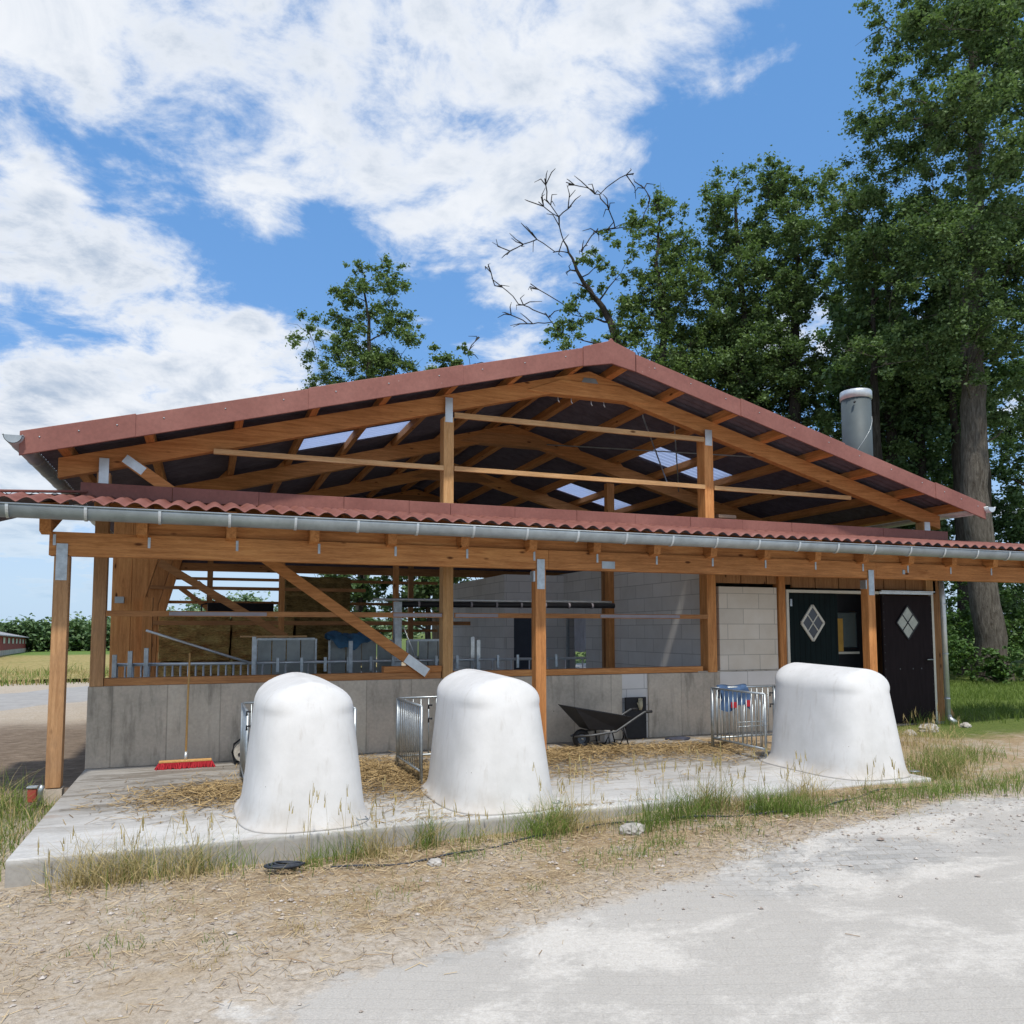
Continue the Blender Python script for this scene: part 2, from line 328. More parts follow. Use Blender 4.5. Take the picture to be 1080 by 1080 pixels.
def ground_mat():
    t = NT('yard_ground'); v = t.co(); sp = t.n('ShaderNodeSeparateXYZ'); t.l(v, sp.inputs[0]); X, Y = sp.outputs[0], sp.outputs[1]
    n1 = t.noise(v, .8, 6, .65); n2 = t.noise(v, 3.5, 6, .7); n3 = t.noise(v, 24, 5, .75); n4 = t.noise(v, 90, 3, .7)
    sand = t.ramp(n3, [(.25, (.28, .24, .195)), (.5, (.475, .42, .35)), (.75, (.63, .57, .49))])
    strawy = t.ramp(t.noise(t.co((1, 1.6, 1)), 26, 6, .8, 1.0), [(.28, (.145, .095, .05)), (.5, (.345, .25, .145)), (.72, (.53, .415, .245))])
    # straw litter zone between the slab and the paving, more to the right; sandy to the left front
    wz = t.m('ADD', t.sstep(t.m('ADD', n2, t.m('MULTIPLY', n1, .6)), .68, .98), t.m('MULTIPLY', t.sstep(Y, 4.2, 6.2), .35), clamp=True)
    zone = t.m('MULTIPLY', wz, t.m('ADD', t.sstep(X, -2, 2.0), .25), clamp=True); zone = t.m('ADD', t.m('MULTIPLY', zone, .85), .05)
    col = t.mix(zone, sand, strawy)
    # paving with sand dust
    rz = t.co((1, 1, 1), (0, 0, R(24)))
    br = t.n('ShaderNodeTexBrick'); t.l(rz, br.inputs['Vector'])
    for k, val in (('Scale', 1), ('Mortar Size', .006), ('Brick Width', .21), ('Row Height', .105), ('Mortar Smooth', .5)): br.inputs[k].default_value = val
    br.inputs['Color1'].default_value = (.44, .43, .41, 1); br.inputs['Color2'].default_value = (.33, .325, .31, 1); br.inputs['Mortar'].default_value = (.30, .28, .25, 1)
    pv = t.mix(.5, br.outputs['Color'], t.ramp(n3, [(.3, (.36, .36, .36)), (.7, (.64, .64, .63))]), 'OVERLAY')
    dust = t.sstep(t.m('ADD', t.noise(t.co((.9, 1.3, 1), (0, 0, R(10))), .95, 8, .66, .35), t.m('MULTIPLY', t.m('SUBTRACT', n3, .5), .12)), .47, .60)
    film = t.m('ADD', t.noise(v, .5, 5, .6), t.sstep(Y, 4.6, 3.4))
    pv = t.mix(t.m('MULTIPLY', t.sstep(film, .36, .60), .86), pv, (.46, .435, .395))
    pv = t.mix(t.m('MULTIPLY', dust, .68), pv, t.ramp(n3, [(.3, (.55, .52, .47)), (.7, (.70, .67, .615))]))
    edge = t.m('MINIMUM', t.m('MULTIPLY', t.m('SUBTRACT', X, t.m('ADD', .15, t.m('MULTIPLY', t.m('SUBTRACT', 4.4, Y), -.05))), .9), t.m('SUBTRACT', t.m('ADD', 4.28, t.m('MULTIPLY', X, .285)), Y))
    edge = t.m('MINIMUM', edge, t.m('SUBTRACT', t.m('ADD', 5.75, t.m('MULTIPLY', X, .03)), Y))
    edge = t.m('ADD', edge, t.m('ADD', t.m('MULTIPLY', t.m('SUBTRACT', n1, .5), 1.3), t.m('MULTIPLY', t.m('SUBTRACT', n2, .5), 1.0)))
    rim = t.m('MULTIPLY', t.sstep(edge, -.45, -.05), t.sstep(edge, .45, .1))
    col = t.mix(t.m('MULTIPLY', rim, .6), col, sand)
    pave = t.sstep(edge, -.02, .22); col = t.mix(pave, col, pv)
    # churned soil behind the left corner
    soil = t.m('MULTIPLY', t.m('MULTIPLY', t.sstep(Y, 8.5, 10), t.sstep(t.m('ADD', Y, t.m('MULTIPLY', n1, 3)), 21.5, 18.5)), t.sstep(X, -.9, -1.5))
    sc = t.ramp(t.noise(t.co((1, 1.8, 1)), 5, 6, .75, .8), [(.3, (.10, .075, .055)), (.55, (.225, .175, .13)), (.75, (.34, .28, .22))]); col = t.mix(soil, col, sc)
    # green lawn right of the barn, greenish verge far left
    gr = t.m('MULTIPLY', t.sstep(t.m('ADD', X, t.m('MULTIPLY', n1, 2.5)), 10.6, 12.6), t.sstep(t.m('ADD', Y, t.m('MULTIPLY', n2, 1.5)), 9.6, 10.6))
    gl_ = t.m('MULTIPLY', t.sstep(t.m('ADD', X, n2), -.9, -1.5), t.sstep(t.m('ADD', Y, n1), 10.8, 9.4)); gl_ = t.m('MULTIPLY', gl_, t.sstep(t.m('ADD', Y, n2), 6.4, 7.3))
    gc = t.ramp(n3, [(.3, (.06, .095, .022)), (.7, (.18, .23, .06))]); col = t.mix(t.m('MAXIMUM', gr, t.m('MULTIPLY', gl_, .8)), col, gc)
    bri = t.noise(t.co((1, 1, 1)), 7, 2); rs = t.m('MULTIPLY', t.sstep(t.vor(v, 11), .13, .07), t.sstep(bri, .55, .62)); rs = t.m('MULTIPLY', rs, t.sstep(Y, 5.0, 6.3)); col = t.mix(t.m('MULTIPLY', rs, .6), col, (.40, .17, .11))
    col = t.mix(.35, col, t.ramp(n4, [(.3, (.32, .32, .32)), (.7, (.68, .68, .68))]), 'OVERLAY')
    h = t.m('ADD', t.m('MULTIPLY', n3, .8), t.m('ADD', n4, t.m('MULTIPLY', t.m('MULTIPLY', br.outputs['Fac'], pave), -.25)))
    amp = t.m('SUBTRACT', 1, t.m('MULTIPLY', pave, .6))
    return t.fin(col, .92, t.bump(t.m('MULTIPLY', h, amp), .55, .02), spec=.15)
yard_m = ground_mat()

def sheet(name, xs, ys, mat, off=0, kind='structure', inside=None):
    XX, YY = np.meshgrid(xs, ys); ZZ = gz(XX, YY) + off; nx = len(xs)
    vs = np.stack([XX, YY, ZZ], -1).reshape(-1, 3)
    fs = [(j * nx + i, j * nx + i + 1, (j + 1) * nx + i + 1, (j + 1) * nx + i) for j in range(len(ys) - 1) for i in range(nx - 1)
          if inside is None or inside((xs[i] + xs[i + 1]) / 2, (ys[j] + ys[j + 1]) / 2)]
    mb = MB(); mb.v = [tuple(p) for p in vs]; mb.f = [list(f) for f in fs]; mb.m = [0] * len(fs); mb.sm = [True] * len(fs)
    o = mb.build(name, mat, fix=False); return tag(o, kind=kind)
def axis(a, b, fine0, fine1, df, dc):
    out = [a]
    while out[-1] < b:
        x = out[-1]; d = df if fine0 <= x < fine1 else max(df, min(dc, .12 * (fine0 - x if x < fine0 else x - fine1) + df)); out.append(x + d)
    return np.array(out)
gx = axis(-900, 900, -16, 16, .25, 60); gy = axis(-60, 1500, 0, 39, .25, 60)
sheet('ground', gx, gy, yard_m)

def field_mat():
    t = NT('meadow'); v = t.co(); sp = t.n('ShaderNodeSeparateXYZ'); t.l(v, sp.inputs[0])
    n = t.noise(v, .25, 6, .7); n3 = t.noise(t.co((1, .5, 1)), 3, 5, .75)
    near = t.ramp(n3, [(.3, (.17, .16, .05)), (.55, (.36, .29, .12)), (.75, (.46, .38, .18))]); green = t.ramp(n3, [(.3, (.08, .14, .03)), (.7, (.17, .25, .06))])
    f = t.m('ADD', t.sstep(sp.outputs[1], 95, 112), t.m('MULTIPLY', t.sstep(n, .55, .65), .5), clamp=True)
    return t.fin(t.mix(f, near, green), .95, None, spec=.1)
meadow_m = field_mat()
sheet('meadow', axis(-700, 6, -40, 6, 2, 40), np.array([35, 40, 45, 50, 60, 70, 80, 95, 110, 130, 150, 180, 230, 300, 420, 600, 900]), meadow_m, .15)
track_m = plain('gravel_track', (.34, .33, .315), .9, 0, .15, 3, .3)
# farm road crossing behind the yard, seen left of the barn
mb = MB(); pts0 = [(-40, 17.0), (-12, 19.6), (-4.5, 21.6), (-2.0, 25.5), (6, 31), (30, 33)]; pts1 = [(-40, 21.0), (-12, 23.8), (-6.2, 27.0), (-3.2, 33.5), (6, 36), (30, 38)]
vs = []; NK = 24
def lerp_pl(P, t):
    k = min(int(t), len(P) - 2); f = t - k; return (P[k][0] + (P[k + 1][0] - P[k][0]) * f, P[k][1] + (P[k + 1][1] - P[k][1]) * f)
for q in range(5 * 12 + 1):
    a, b = lerp_pl(pts0, q / 12), lerp_pl(pts1, q / 12)
    for k in range(NK + 1):
        x = a[0] + (b[0] - a[0]) * k / NK; y = a[1] + (b[1] - a[1]) * k / NK; vs.append((x, y, float(gz(x, y)) + .02 - .05 * (k in (0, NK))))
mb.add(vs, [(q * (NK + 1) + k, q * (NK + 1) + k + 1, (q + 1) * (NK + 1) + k + 1, (q + 1) * (NK + 1) + k) for q in range(60) for k in range(NK)], 0, True); tag(mb.build('farm_road', track_m), kind='structure')

# concrete slab (front apron + barn floor), cast in one L
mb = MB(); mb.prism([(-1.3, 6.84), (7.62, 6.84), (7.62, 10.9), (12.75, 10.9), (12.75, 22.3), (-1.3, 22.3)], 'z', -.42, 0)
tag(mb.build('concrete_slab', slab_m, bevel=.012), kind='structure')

# ------------------------------------------------------------------ the barn
barn = empty('timber_barn', (5.5, 11, 0), 'open timber cattle barn with red-brown corrugated roof and front lean-to', 'barn')
CX, HW, SL = 5.5, 7.42, .265
def zr(x, base): return base + SL * (HW - abs(x - CX))
WY = 10.95      # front plane of the gable wall

# concrete wall in two lengths with the block pier between
mb = MB(); mb.box(-1.3, 5.98, WY, WY + .2, 0, .98); mb.build('concrete_wall', conc_wall, barn, .008)
mb = MB(); mb.box(6.44, 9.06, WY, WY + .2, 0, .98); mb.build('concrete_wall', conc_wall, barn, .008)
mb = MB(); mb.box(5.98, 6.44, WY + .03, WY + .22, .62, .98); mb.box(6.36, 6.44, WY + .03, WY + .22, 0, .62); mb.build('block_pier', aac_m, barn)
mb = MB(); mb.box(7.35, 9.06, WY + .006, WY + .18, .982, 1.0); mb.build('wall_cap', conc_wall, barn)
# sill timber, stepped
mb = MB(); mb.box(-1.13, 3.12, WY + .01, WY + .17, .98, 1.075); mb.build('sill_beam', dull_x, barn, .006)
mb = MB(); mb.box(3.3, 7.45, WY + .01, WY + .17, .985, 1.075); mb.build('sill_beam', wood_x, barn, .006)
mb = MB(); mb.box(2.3, 3.12, WY - .015, WY + .15, 1.075, 1.16); mb.build('sill_block', wood_x, barn, .006)
# gable posts up to the rafters
def post(x, w, d, z0, z1, mat, plate=None, y=WY):
    o = MB().box(x - w / 2, x + w / 2, y - .012, y - .012 + d, z0, z1).build('post', mat, barn, .006)
    if plate: MB().box(x - w / 2 + .02, x + w / 2 - .02, y - .018, y - .0125, plate[0], plate[1]).build('bracket', zinc_light, o)
    return o
post(-1.21, .15, .18, .98, 3.6, aged_z, (3.46, 3.78)); post(3.21, .15, .2, .98, 4.72, pale_z, (4.64, 5.0))
post(7.62, .17, .22, .98, 4.78, wood_z, (4.66, 4.92)); post(9.02, .13, .16, .98, 2.72, wood_z); post(12.32, .17, .18, 2.28, 3.62, pale_z, (3.4, 3.62))
MB().box(12.3, 12.5, WY + .02, WY + .16, 2.3, 2.75).build('post', pale_z, barn, .005)
# portal frames
def frame(y, w, knee):
    b0, th = 3.515 - SL * .22, .25
    def zb(x): return zr(x, b0)
    f = MB(); cols = []
    for s in (-1, 1):
        xe = CX + s * 7.22
        poly = [(xe, zb(xe)), (CX, zb(CX)), (CX, zb(CX) + th), (xe, zb(xe) + th)]
        f.prism(poly, 'y', y, y + w)
        if knee:
            xo = CX + s * 6.92
            cols.append([(xo, 0), (xo - s * .29, 0), (xo - s * .29, zb(xo - s * .29) + .01), (xo, zb(xo) + .01)]); cols.append([(xo - s * .295, 0), (xo - s * .47, 0), (xo - s * .50, 2.2), (xo - s * .95, zb(xo - s * .95) + .01), (xo - s * .295, zb(xo - s * .295) + .01)])
    fr = f.build('portal_frame', wood_x, barn, .006)
    for c in cols: MB().prism(c, 'y', y - .004 - .01 * (len(c) > 4), y + w + .004).build('column', wood_z, fr, .006)
    g = MB(); zc = zb(CX) - .17
    g.prism([(CX - .95, zc), (CX + .95, zc), (CX + 1.05, zb(CX + 1.05) + .12), (CX + .5, zb(CX) + .06), (CX - .5, zb(CX) + .06), (CX - 1.05, zb(CX - 1.05) + .12)], 'y', y - .016, y + w + .016)
    g.build('gusset', dull_x if knee else wood_x, fr, .004)
    return fr
frames = [frame(11.0, .14, False), frame(14.45, .16, True), frame(18.3, .16, True), frame(22.05, .16, True)]
for k in range(4): MB().tube([(CX - .55 + .22 * k + (k > 1) * .12, 10.985, 5.2), (CX - .55 + .22 * k + (k > 1) * .12, 10.975, 5.15), (CX - .53 + .22 * k + (k > 1) * .12, 10.975, 5.12)], .008, 5).build('hook', zinc_light, frames[0])
MB().prism([(CX - .15, 5.47), (CX + .15, 5.47), (CX + .1, 5.56), (CX - .1, 5.56)], 'y', 10.99, 10.996).build('bracket', zinc, frames[0])
MB().box(7.52, 7.68, 14.3, 14.44, .1, 4.62).build('post', wood_z, barn, .005)
# wire bracing under the roof
for a, b in (((7.2, 11.3, 5.2), (9.2, 14.3, 4.55)), ((9.3, 11.3, 4.65), (6.2, 14.3, 5.3)), ((-.4, 11.3, 4.05), (2.6, 14.3, 4.72))):
    MB().tube([a, b], .012, 5).build('bracing_rod', zinc, barn)
MB().beam((6.55, 11.2, 5.12), (8.3, 13.3, 4.5), .01, .05).build('bracing_strap', zinc, barn)
# purlins
for d in (.33, 1.32, 2.3, 3.25, 4.2, 5.15, 6.2, 7.12):
    for s in (-1, 1):
        x = CX + s * d; z = zr(x, 3.515 - SL * .22) + .25
        MB().prism([(x - .05, z - s * -.05 * SL + .003), (x + .05, z - s * .05 * SL + .003), (x + .05, z - s * .05 * SL + .128), (x - .05, z + s * .05 * SL + .128)], 'y', 10.36, 22.3).build('purlin', wood_y, barn, .004)
        if d in (1.32, 4.2, 2.3, 5.15):   # cleats that hold the purlin on the frames
            for y in (14.45, 18.3): MB().prism([(x + s * .052, z - s * 0 - SL * .05 + .004), (x + s * .2, z - SL * .2 + .004), (x + s * .06, z + .1)], 'y', y + .03, y + .13).build('cleat', wood_x, barn)
# corrugated roof
def corr(name, p0, wav, slope, lw, lsl, per, amp, thick, mats, parent, skip=None, n_per=8, rows=1, lap=.02, crest=False, seg=8):
    """wave axis unit vector wav, slope unit vector slope; built as one sheet with top and underside"""
    p0, wav, slope = Vector(p0), Vector(wav), Vector(slope); nrm = wav.cross(slope).normalized()
    if nrm.z < 0: nrm = -nrm
    nw = int(round(lw / per)) * n_per + 1; mb = MB()
    for r in range(rows):
        s0, s1 = lsl * r / rows - (.04 if r else 0), lsl * (r + 1) / rows
        lift0, lift1 = lap * 1 if r else 0, 0
        st = []
        for j in range(seg + 1):
            s = s0 + (s1 - s0) * j / seg
            for i in range(nw):
                t = lw * i / (nw - 1); ph = 2 * pi * t / per
                h = amp * cos(ph) if not crest else amp * (2 * abs(cos(ph / 2)) ** 1.3 - 1)
                st.append(p0 + wav * t + slope * s + nrm * (h + lift0 * (1 - j / seg) * (1 if r else 0)))
        n = len(st); vs = st + [p - nrm * thick for p in st]; fs, ms = [], []
        def q(a, b, c, d, m): fs.append((a, b, c, d)); ms.append(m)
        for j in range(seg):
            for i in range(nw - 1):
                tm = lw * (i + .5) / (nw - 1); sm_ = s0 + (s1 - s0) * (j + .5) / seg
                if skip and skip(tm, sm_): continue
                a = j * nw + i
                q(a, a + 1, a + nw + 1, a + nw, 0); q(a + n, a + nw + n, a + nw + 1 + n, a + 1 + n, 1)
        for i in range(nw - 1):
            q(i, i + n, i + 1 + n, i + 1, 0); a = seg * nw + i; q(a, a + 1, a + 1 + n, a + n, 0)
        for j in range(seg):
            a = j * nw; q(a, a + nw, a + nw + n, a + n, 0); a = j * nw + nw - 1; q(a, a + n, a + nw + n, a + nw, 0)
        b = len(mb.v); mb.v += [tuple(p) for p in vs]; mb.f += [[k + b for k in f] for f in fs]; mb.m += ms; mb.sm += [True] * len(fs)
    return mb.build(name, mats, parent, fix=False)
cs = 1 / math.sqrt(1 + SL * SL); LS = (HW + .03) / cs
for s in (-1, 1):
    sl = (s * cs, 0, -SL * cs)
    sk = lambda t, u: (2.75 < t < 3.64 or (s > 0 and 6.75 < t < 7.64)) and 5 / 16 * LS < u < 9 / 16 * LS
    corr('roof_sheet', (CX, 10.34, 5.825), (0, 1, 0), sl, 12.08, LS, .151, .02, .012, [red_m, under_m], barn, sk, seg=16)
    for y0 in ((13.07, 17.07) if s > 0 else (13.07,)):
        st = Vector((CX, y0 - .02, 5.825)) + Vector(sl) * (LS * 5 / 16 - .03)
        o = corr('skylight', tuple(st), (0, 1, 0), sl, 1.057, LS * 4 / 16 + .06, .151, .02, .004, [sky_sheet, sky_sheet], barn)
    # verge trim pieces along the gable edge, each overlapping the next
    ds = [.42, 2.28, 4.3, 6.32, 7.46]
    for k in range(4):
        da, db = ds[k], ds[k + 1] + .04; lift = .011 * (k % 2)
        def P(d, off): return 5.84 - SL * d + off
        t = MB()
        for (y0, y1, o0, o1) in ((10.29 - lift, 10.318 - lift, -.235, .035 + lift), (10.318 - lift, 10.46, .012 + lift, .035 + lift)):
            xa, xb = CX + s * da, CX + s * db
            t.prism([(xa, P(da, o0)), (xb, P(db, o0)), (xb, P(db, o1)), (xa, P(da, o1))], 'y', y0, y1)
        vt = t.build('verge_trim', trim_red, barn, .007)
        for q in range(3):
            d_ = da + (db - da) * (q + .5) / 3; MB().tube([(CX + s * d_, 10.29 - lift - .006, P(d_, -.06)), (CX + s * d_, 10.29 - lift, P(d_, -.06))], .009, 8).build('screw', zinc, vt)
# ridge piece of the trim and ridge cap
t = MB()
t.prism([(CX - .46, 5.84 - SL * .46 - .245), (CX, 5.84 - .275), (CX + .40, 5.84 - SL * .40 - .245), (CX + .40, 5.84 - SL * .4 + .05), (CX + .05, 5.9), (CX, 5.955), (CX - .05, 5.9), (CX - .46, 5.84 - SL * .46 + .05)], 'y', 10.272, 10.312)
t.build('verge_trim', trim_red, barn, .008)
t = MB(); t.prism([(CX - .3, 5.80), (CX, 5.885), (CX + .3, 5.80), (CX + .3, 5.825), (CX, 5.925), (CX - .3, 5.825)], 'y', 10.315, 22.42); t.build('ridge_cap', red_m, barn, .006)
# gutters
def half_round(name, p0, p1, r, mat, parent, wall=.006, deep=1.0, bands=0, band_mat=None, ends=True):
    p0, p1 = Vector(p0), Vector(p1); d = (p1 - p0).normalized(); side = d.cross(Vector((0, 0, 1))).normalized(); up = Vector((0, 0, 1)); L = (p1 - p0).length
    def ring(p, rr, ri): return [p + side * rr * cos(a) - up * rr * deep * sin(a) for a in [pi * k / 14 for k in range(15)]] + [p + side * ri * cos(a) - up * ri * deep * sin(a) for a in [pi * k / 14 for k in range(14, -1, -1)]]
    def seg(m, a, b, rr, ri):
        A, B = ring(a, rr, ri), ring(b, rr, ri); n = len(A)
        m.add(A + B, [(i, (i + 1) % n, (i + 1) % n + n, i + n) for i in range(n)] + [tuple(range(n))[::-1], tuple(range(n, 2 * n))], 0, False)
    m = MB(); seg(m, p0, p1, r, r - wall)
    for sg in (-1, 1): m.tube([p0 + side * sg * r, p1 + side * sg * r], .009, 6)
    if ends:
        for p, q in ((p0, p0 + d * .006), (p1 - d * .006, p1)):
            A = ring(p, r, 0)[:15]; B = ring(q, r, 0)[:15]; m.add(A + B, [tuple(range(15))[::-1], tuple(range(15, 30))], 0)
    o = m.build(name, mat, parent)
    for poly in o.data.polygons: poly.use_smooth = poly.area < .5 * L
    if bands:
        for k in range(bands):
            c = p0 + d * (L * (k + .5) / bands); b = MB(); seg(b, c - d * .014, c + d * .014, r + .006, r + .001); b.build('gutter_band', band_mat, o)
    return o
half_round('eave_gutter', (-2.05, 10.2, 3.83), (-2.05, 22.4, 3.83), .095, zinc, barn, bands=14, band_mat=zinc)
half_round('eave_gutter', (13.05, 10.2, 3.83), (13.05, 22.4, 3.83), .095, zinc_light, barn)
# gable rails, braces, mid rail
MB().box(.05, 3.13, WY - .03, WY + .01, 3.93, 4.0).build('gable_rail', pale_x, barn, .004)
MB().box(3.29, 7.53, WY - .03, WY + .01, 3.935, 4.005).build('gable_rail', pale_x, barn, .004)
MB().box(7.71, 10.55, WY - .03, WY + .01, 3.93, 4.0).build('gable_rail', pale_x, barn, .004)
MB().box(3.29, 7.53, WY - .03, WY + .01, 4.71, 4.79).build('gable_rail', pale_x, barn, .004)
o = MB().beam((-.98, 10.917, 3.79), (2.92, 10.917, 1.05), .14, .036, (0, 1, 0)).build('brace', wood_x, barn, .004)
MB().beam((-.98, 10.895, 3.79), (-.76, 10.895, 3.636), .11, .004, (0, 1, 0)).build('bracket', zinc_light, o); MB().beam((2.6, 10.895, 1.276), (2.9, 10.895, 1.065), .13, .004, (0, 1, 0)).build('bracket', zinc_light, o)
o = MB().box(-1.13, 3.12, WY - .035, WY - .0, 1.83, 1.90).build('wall_rail', dull_x, barn, .003)
MB().box(-.42, .75, WY - .043, WY - .036, 1.842, 1.888).build('cover_strip', lavender, o)
o2 = MB().box(3.3, 7.53, WY - .035, WY - .0, 1.83, 1.90).build('wall_rail', dull_x, barn, .003)
MB().box(2.42, 3.11, WY - .043, WY - .036, 1.842, 1.888).build('cover_strip', lavender, o); MB().box(3.31, 3.95, WY - .043, WY - .036, 1.842, 1.888).build('cover_strip', lavender, o2); MB().box(5.6, 7.0, WY - .043, WY - .036, 1.842, 1.888).build('cover_strip', lavender, o2)
# wall plate over the opening and boarding above the doors
MB().box(-1.2, 12.5, WY + .03, WY + .15, 3.06, 3.30).build('wall_plate', wood_x, barn, .005)
MB().box(-1.0, 7.5, WY + .05, WY + .15, 2.66, 2.76).build('wall_plate', dull_x, barn, .005)
t = MB()
for k in range(9): t.box(7.74 + .51 * k, 7.74 + .51 * k + .49, WY + .05, WY + .09, 2.42 if k < 3 else 2.37, 3.0)
t.build('boarding', dull_z, barn)
# inner columns, rails of the bays behind
MB().box(-1.2, 3.4, 18.22, 18.29, 2.53, 2.6).build('side_rail', dull_x, barn); MB().box(-1.2, 5.9, 18.22, 18.29, 1.78, 1.87).build('side_rail', dull_x, barn)
for z in (2.97, 2.36, 1.62): MB().box(-1.1, 6.2, 22.2, 22.26, z, z + .075).build('side_rail', dull_x, barn)
for x in (1.56, 4.1): MB().box(x - .06, x + .06, 18.2, 18.32, 0, 4.2).build('post', wood_z, barn)
for x in (.1, 5.4): MB().box(x - .07, x + .07, 22.1, 22.2, 0, 4.2).build('post', dull_z, barn)
MB().box(-1.0, 12.0, 22.08, 22.2, 3.2, 3.4).build('wall_plate', dull_x, barn)
for (a, b) in (((-.72, 14.38, 2.78), (1.32, 14.38, 1.54)), ((-.6, 22.0, 2.75), (.5, 22.0, 1.9)), ((-.2, 22.0, 2.9), (.7, 22.0, 2.1))):
    MB().beam(a, b, .12, .06, (0, 1, 0)).build('brace', dull_x, barn, .004)
MB().box(-.95, -.80, 14.3, 14.5, .98, 2.2).build('post', wood_z, barn, .005); MB().box(-1.35, -1.22, 14.2, 14.35, 2.1, 2.2).build('bracket', zinc, barn)
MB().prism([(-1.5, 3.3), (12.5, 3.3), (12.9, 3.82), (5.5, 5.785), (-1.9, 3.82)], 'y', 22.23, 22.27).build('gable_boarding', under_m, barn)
# block room
rm = MB(); rm.box(6.2, 6.42, 16.7, 22.0, 0, 2.9); rm.box(6.42, 6.88 - .46, 16.7, 16.9, 0, 2.9); rm.box(6.88, 7.65, 16.702, 16.9, 0, 2.9); rm.box(6.42, 6.88, 16.703, 16.9, 1.97, 2.9)
rm.build('block_wall', aac_m, barn)
MB().box(6.43, 6.87, 16.78, 16.83, 0, 1.96).build('door', plain('grey_blue_door', (.05, .062, .085), .5), barn)
rm = MB(); rm.box(7.65, 7.83, 11.14, 15.6, 0, 2.94); rm.box(7.65, 7.83, 16.5, 22.0, 0, 2.94); rm.box(7.65, 7.83, 15.6, 16.5, 1.95, 2.94); rm.box(7.83, 12.4, 13.9, 14.1, 0, 2.94); rm.box(7.83, 12.5, 10.98, 14.1, 2.95, 3.02)
rm.build('block_wall', aac_m, barn)
# plastic sheet hung in the opening
t = MB(); vs = []
for j in range(15):
    for i in range(13):
        y = 15.62 + .55 * i / 12; z = 1.93 - .75 * j / 14 + .10 * (i / 12 - .5) ** 2 * j / 14; vs.append((7.66 + .03 * sin(i * 1.9 + j * .25) * (.3 + j / 14), y, z))
t.add(vs, [(j * 13 + i, j * 13 + i + 1, j * 13 + i + 14, j * 13 + i + 13) for j in range(14) for i in range(12)], 0, True)
t.build('plastic_sheet', plain('white_sheeting', (.5, .5, .55), .35), barn)
MB().box(7.57, 7.65, 14.62, 14.7, .05, 2.9).build('post', dull_z, barn)
MB().box(7.6, 7.645, 16.42, 16.5, 0, 1.95).build('door_frame', galv, barn)
# cream block infill, doors on the right
MB().box(7.78, 8.93, WY + .02, WY + .16, 1.003, 2.36).build('block_panel', aac_warm, barn, .004)
MB().box(7.75, 8.9, WY - .012, WY + .005, .74, .98).build('block_course', aac_m, barn)
df = MB(); df.box(9.09, 9.14, WY - .03, WY + .1, 0, 2.28); df.box(9.09, 11.1, WY - .03, WY + .1, 2.28, 2.33);  df.build('door_frame', white_paint, barn, .003)
def diamond(cx, cz, y, w, h, fr_mat, pane_mat, parent, frw):
    f = MB(); P = [(cx, cz - h), (cx + w, cz), (cx, cz + h), (cx - w, cz)]
    for i in range(4):
        a, b = P[i], P[(i + 1) % 4]; f.beam((a[0], y, a[1]), (b[0], y, b[1]), frw, .03, (0, 1, 0))
    for i in (0, 1):
        a = ((P[i][0] + P[i + 1][0]) / 2, (P[i][1] + P[i + 1][1]) / 2); b = ((P[(i + 2) % 4][0] + P[(i + 3) % 4][0]) / 2, (P[(i + 2) % 4][1] + P[(i + 3) % 4][1]) / 2)
        f.beam((a[0], y - .004, a[1]), (b[0], y - .004, b[1]), .018, .02, (0, 1, 0))
    f.build('window_frame', fr_mat, parent, .002)
    MB().prism(P, 'y', y - .006, y + .008).build('pane', pane_mat, parent)
d1 = MB().box(9.15, 10.17, WY - .02, WY + .025, .03, 2.27).build('door', door_green, barn, .004, label='dark green boarded door with white diamond window')
diamond(9.62, 1.77, WY - .03, .235, .30, white_paint, glass_dark, d1, .04)
MB().box(9.16, 9.2, WY - .035, WY - .02, 2.05, 2.17).build('hinge', galv, d1)
d2 = MB().box(11.14, 12.3, WY - .055, WY - .01, .03, 2.26).build('door', door_brown, barn, .004, label='dark brown sheeted door with pale diamond pane')
diamond(11.70, 1.78, WY - .065, .26, .30, black_pl, pale_pane, d2, .022)
t = MB(); t.tube([(12.22, WY - .06, 1.12), (12.22, WY - .12, 1.12), (12.08, WY - .12, 1.12)], .011, 6); t.build('handle', galv, d2)
t = MB()
for k in range(16):
    for x in (11.165, 12.275): t.box(x - .007, x + .007, WY - .059, WY - .056, .1 + .143 * k, .113 + .143 * k)
for x in (11.5, 11.8, 12.0): t.box(x - .01, x + .01, WY - .06, WY - .056, .95, .975)
t.build('screw_heads', dark_steel, d2)
t = MB(); t.box(11.1, 12.36, WY - .045, WY - .012, 2.285, 2.325); t.box(11.1, 12.36, WY - .09, WY - .046, 2.327, 2.345); t.build('door_rail', zinc_light, barn)
t = MB(); t.box(12.305, 12.355, WY - .05, WY + .01, -.02, 2.28); t.build('door_frame', white_paint, barn)
# lobby behind the half-open door: dark back with a window
lob = MB(); lob.box(10.0, 10.36, 11.62, 11.68, 0, 2.3); lob.box(11.28, 11.5, 11.62, 11.68, 0, 2.3); lob.box(10.36, 11.28, 11.62, 11.68, 0, 1.30); lob.box(10.36, 11.28, 11.62, 11.68, 2.0, 2.5)
lob.build('lobby_wall', black_pl, barn)
win = MB(); win.box(10.38, 11.26, 11.6, 11.64, 1.31, 1.335); win.box(10.38, 11.26, 11.6, 11.64, 1.965, 1.99); win.box(10.38, 10.405, 11.6, 11.64, 1.335, 1.965); win.box(11.235, 11.26, 11.6, 11.64, 1.335, 1.965); w_ = win.build('window', black_pl, barn)
MB().box(10.405, 11.235, 11.612, 11.617, 1.335, 1.965).build('pane', pane_m, w_); MB().box(10.38, 11.24, 11.56, 11.6, 1.215, 1.255).build('window_sill', white_paint, w_)
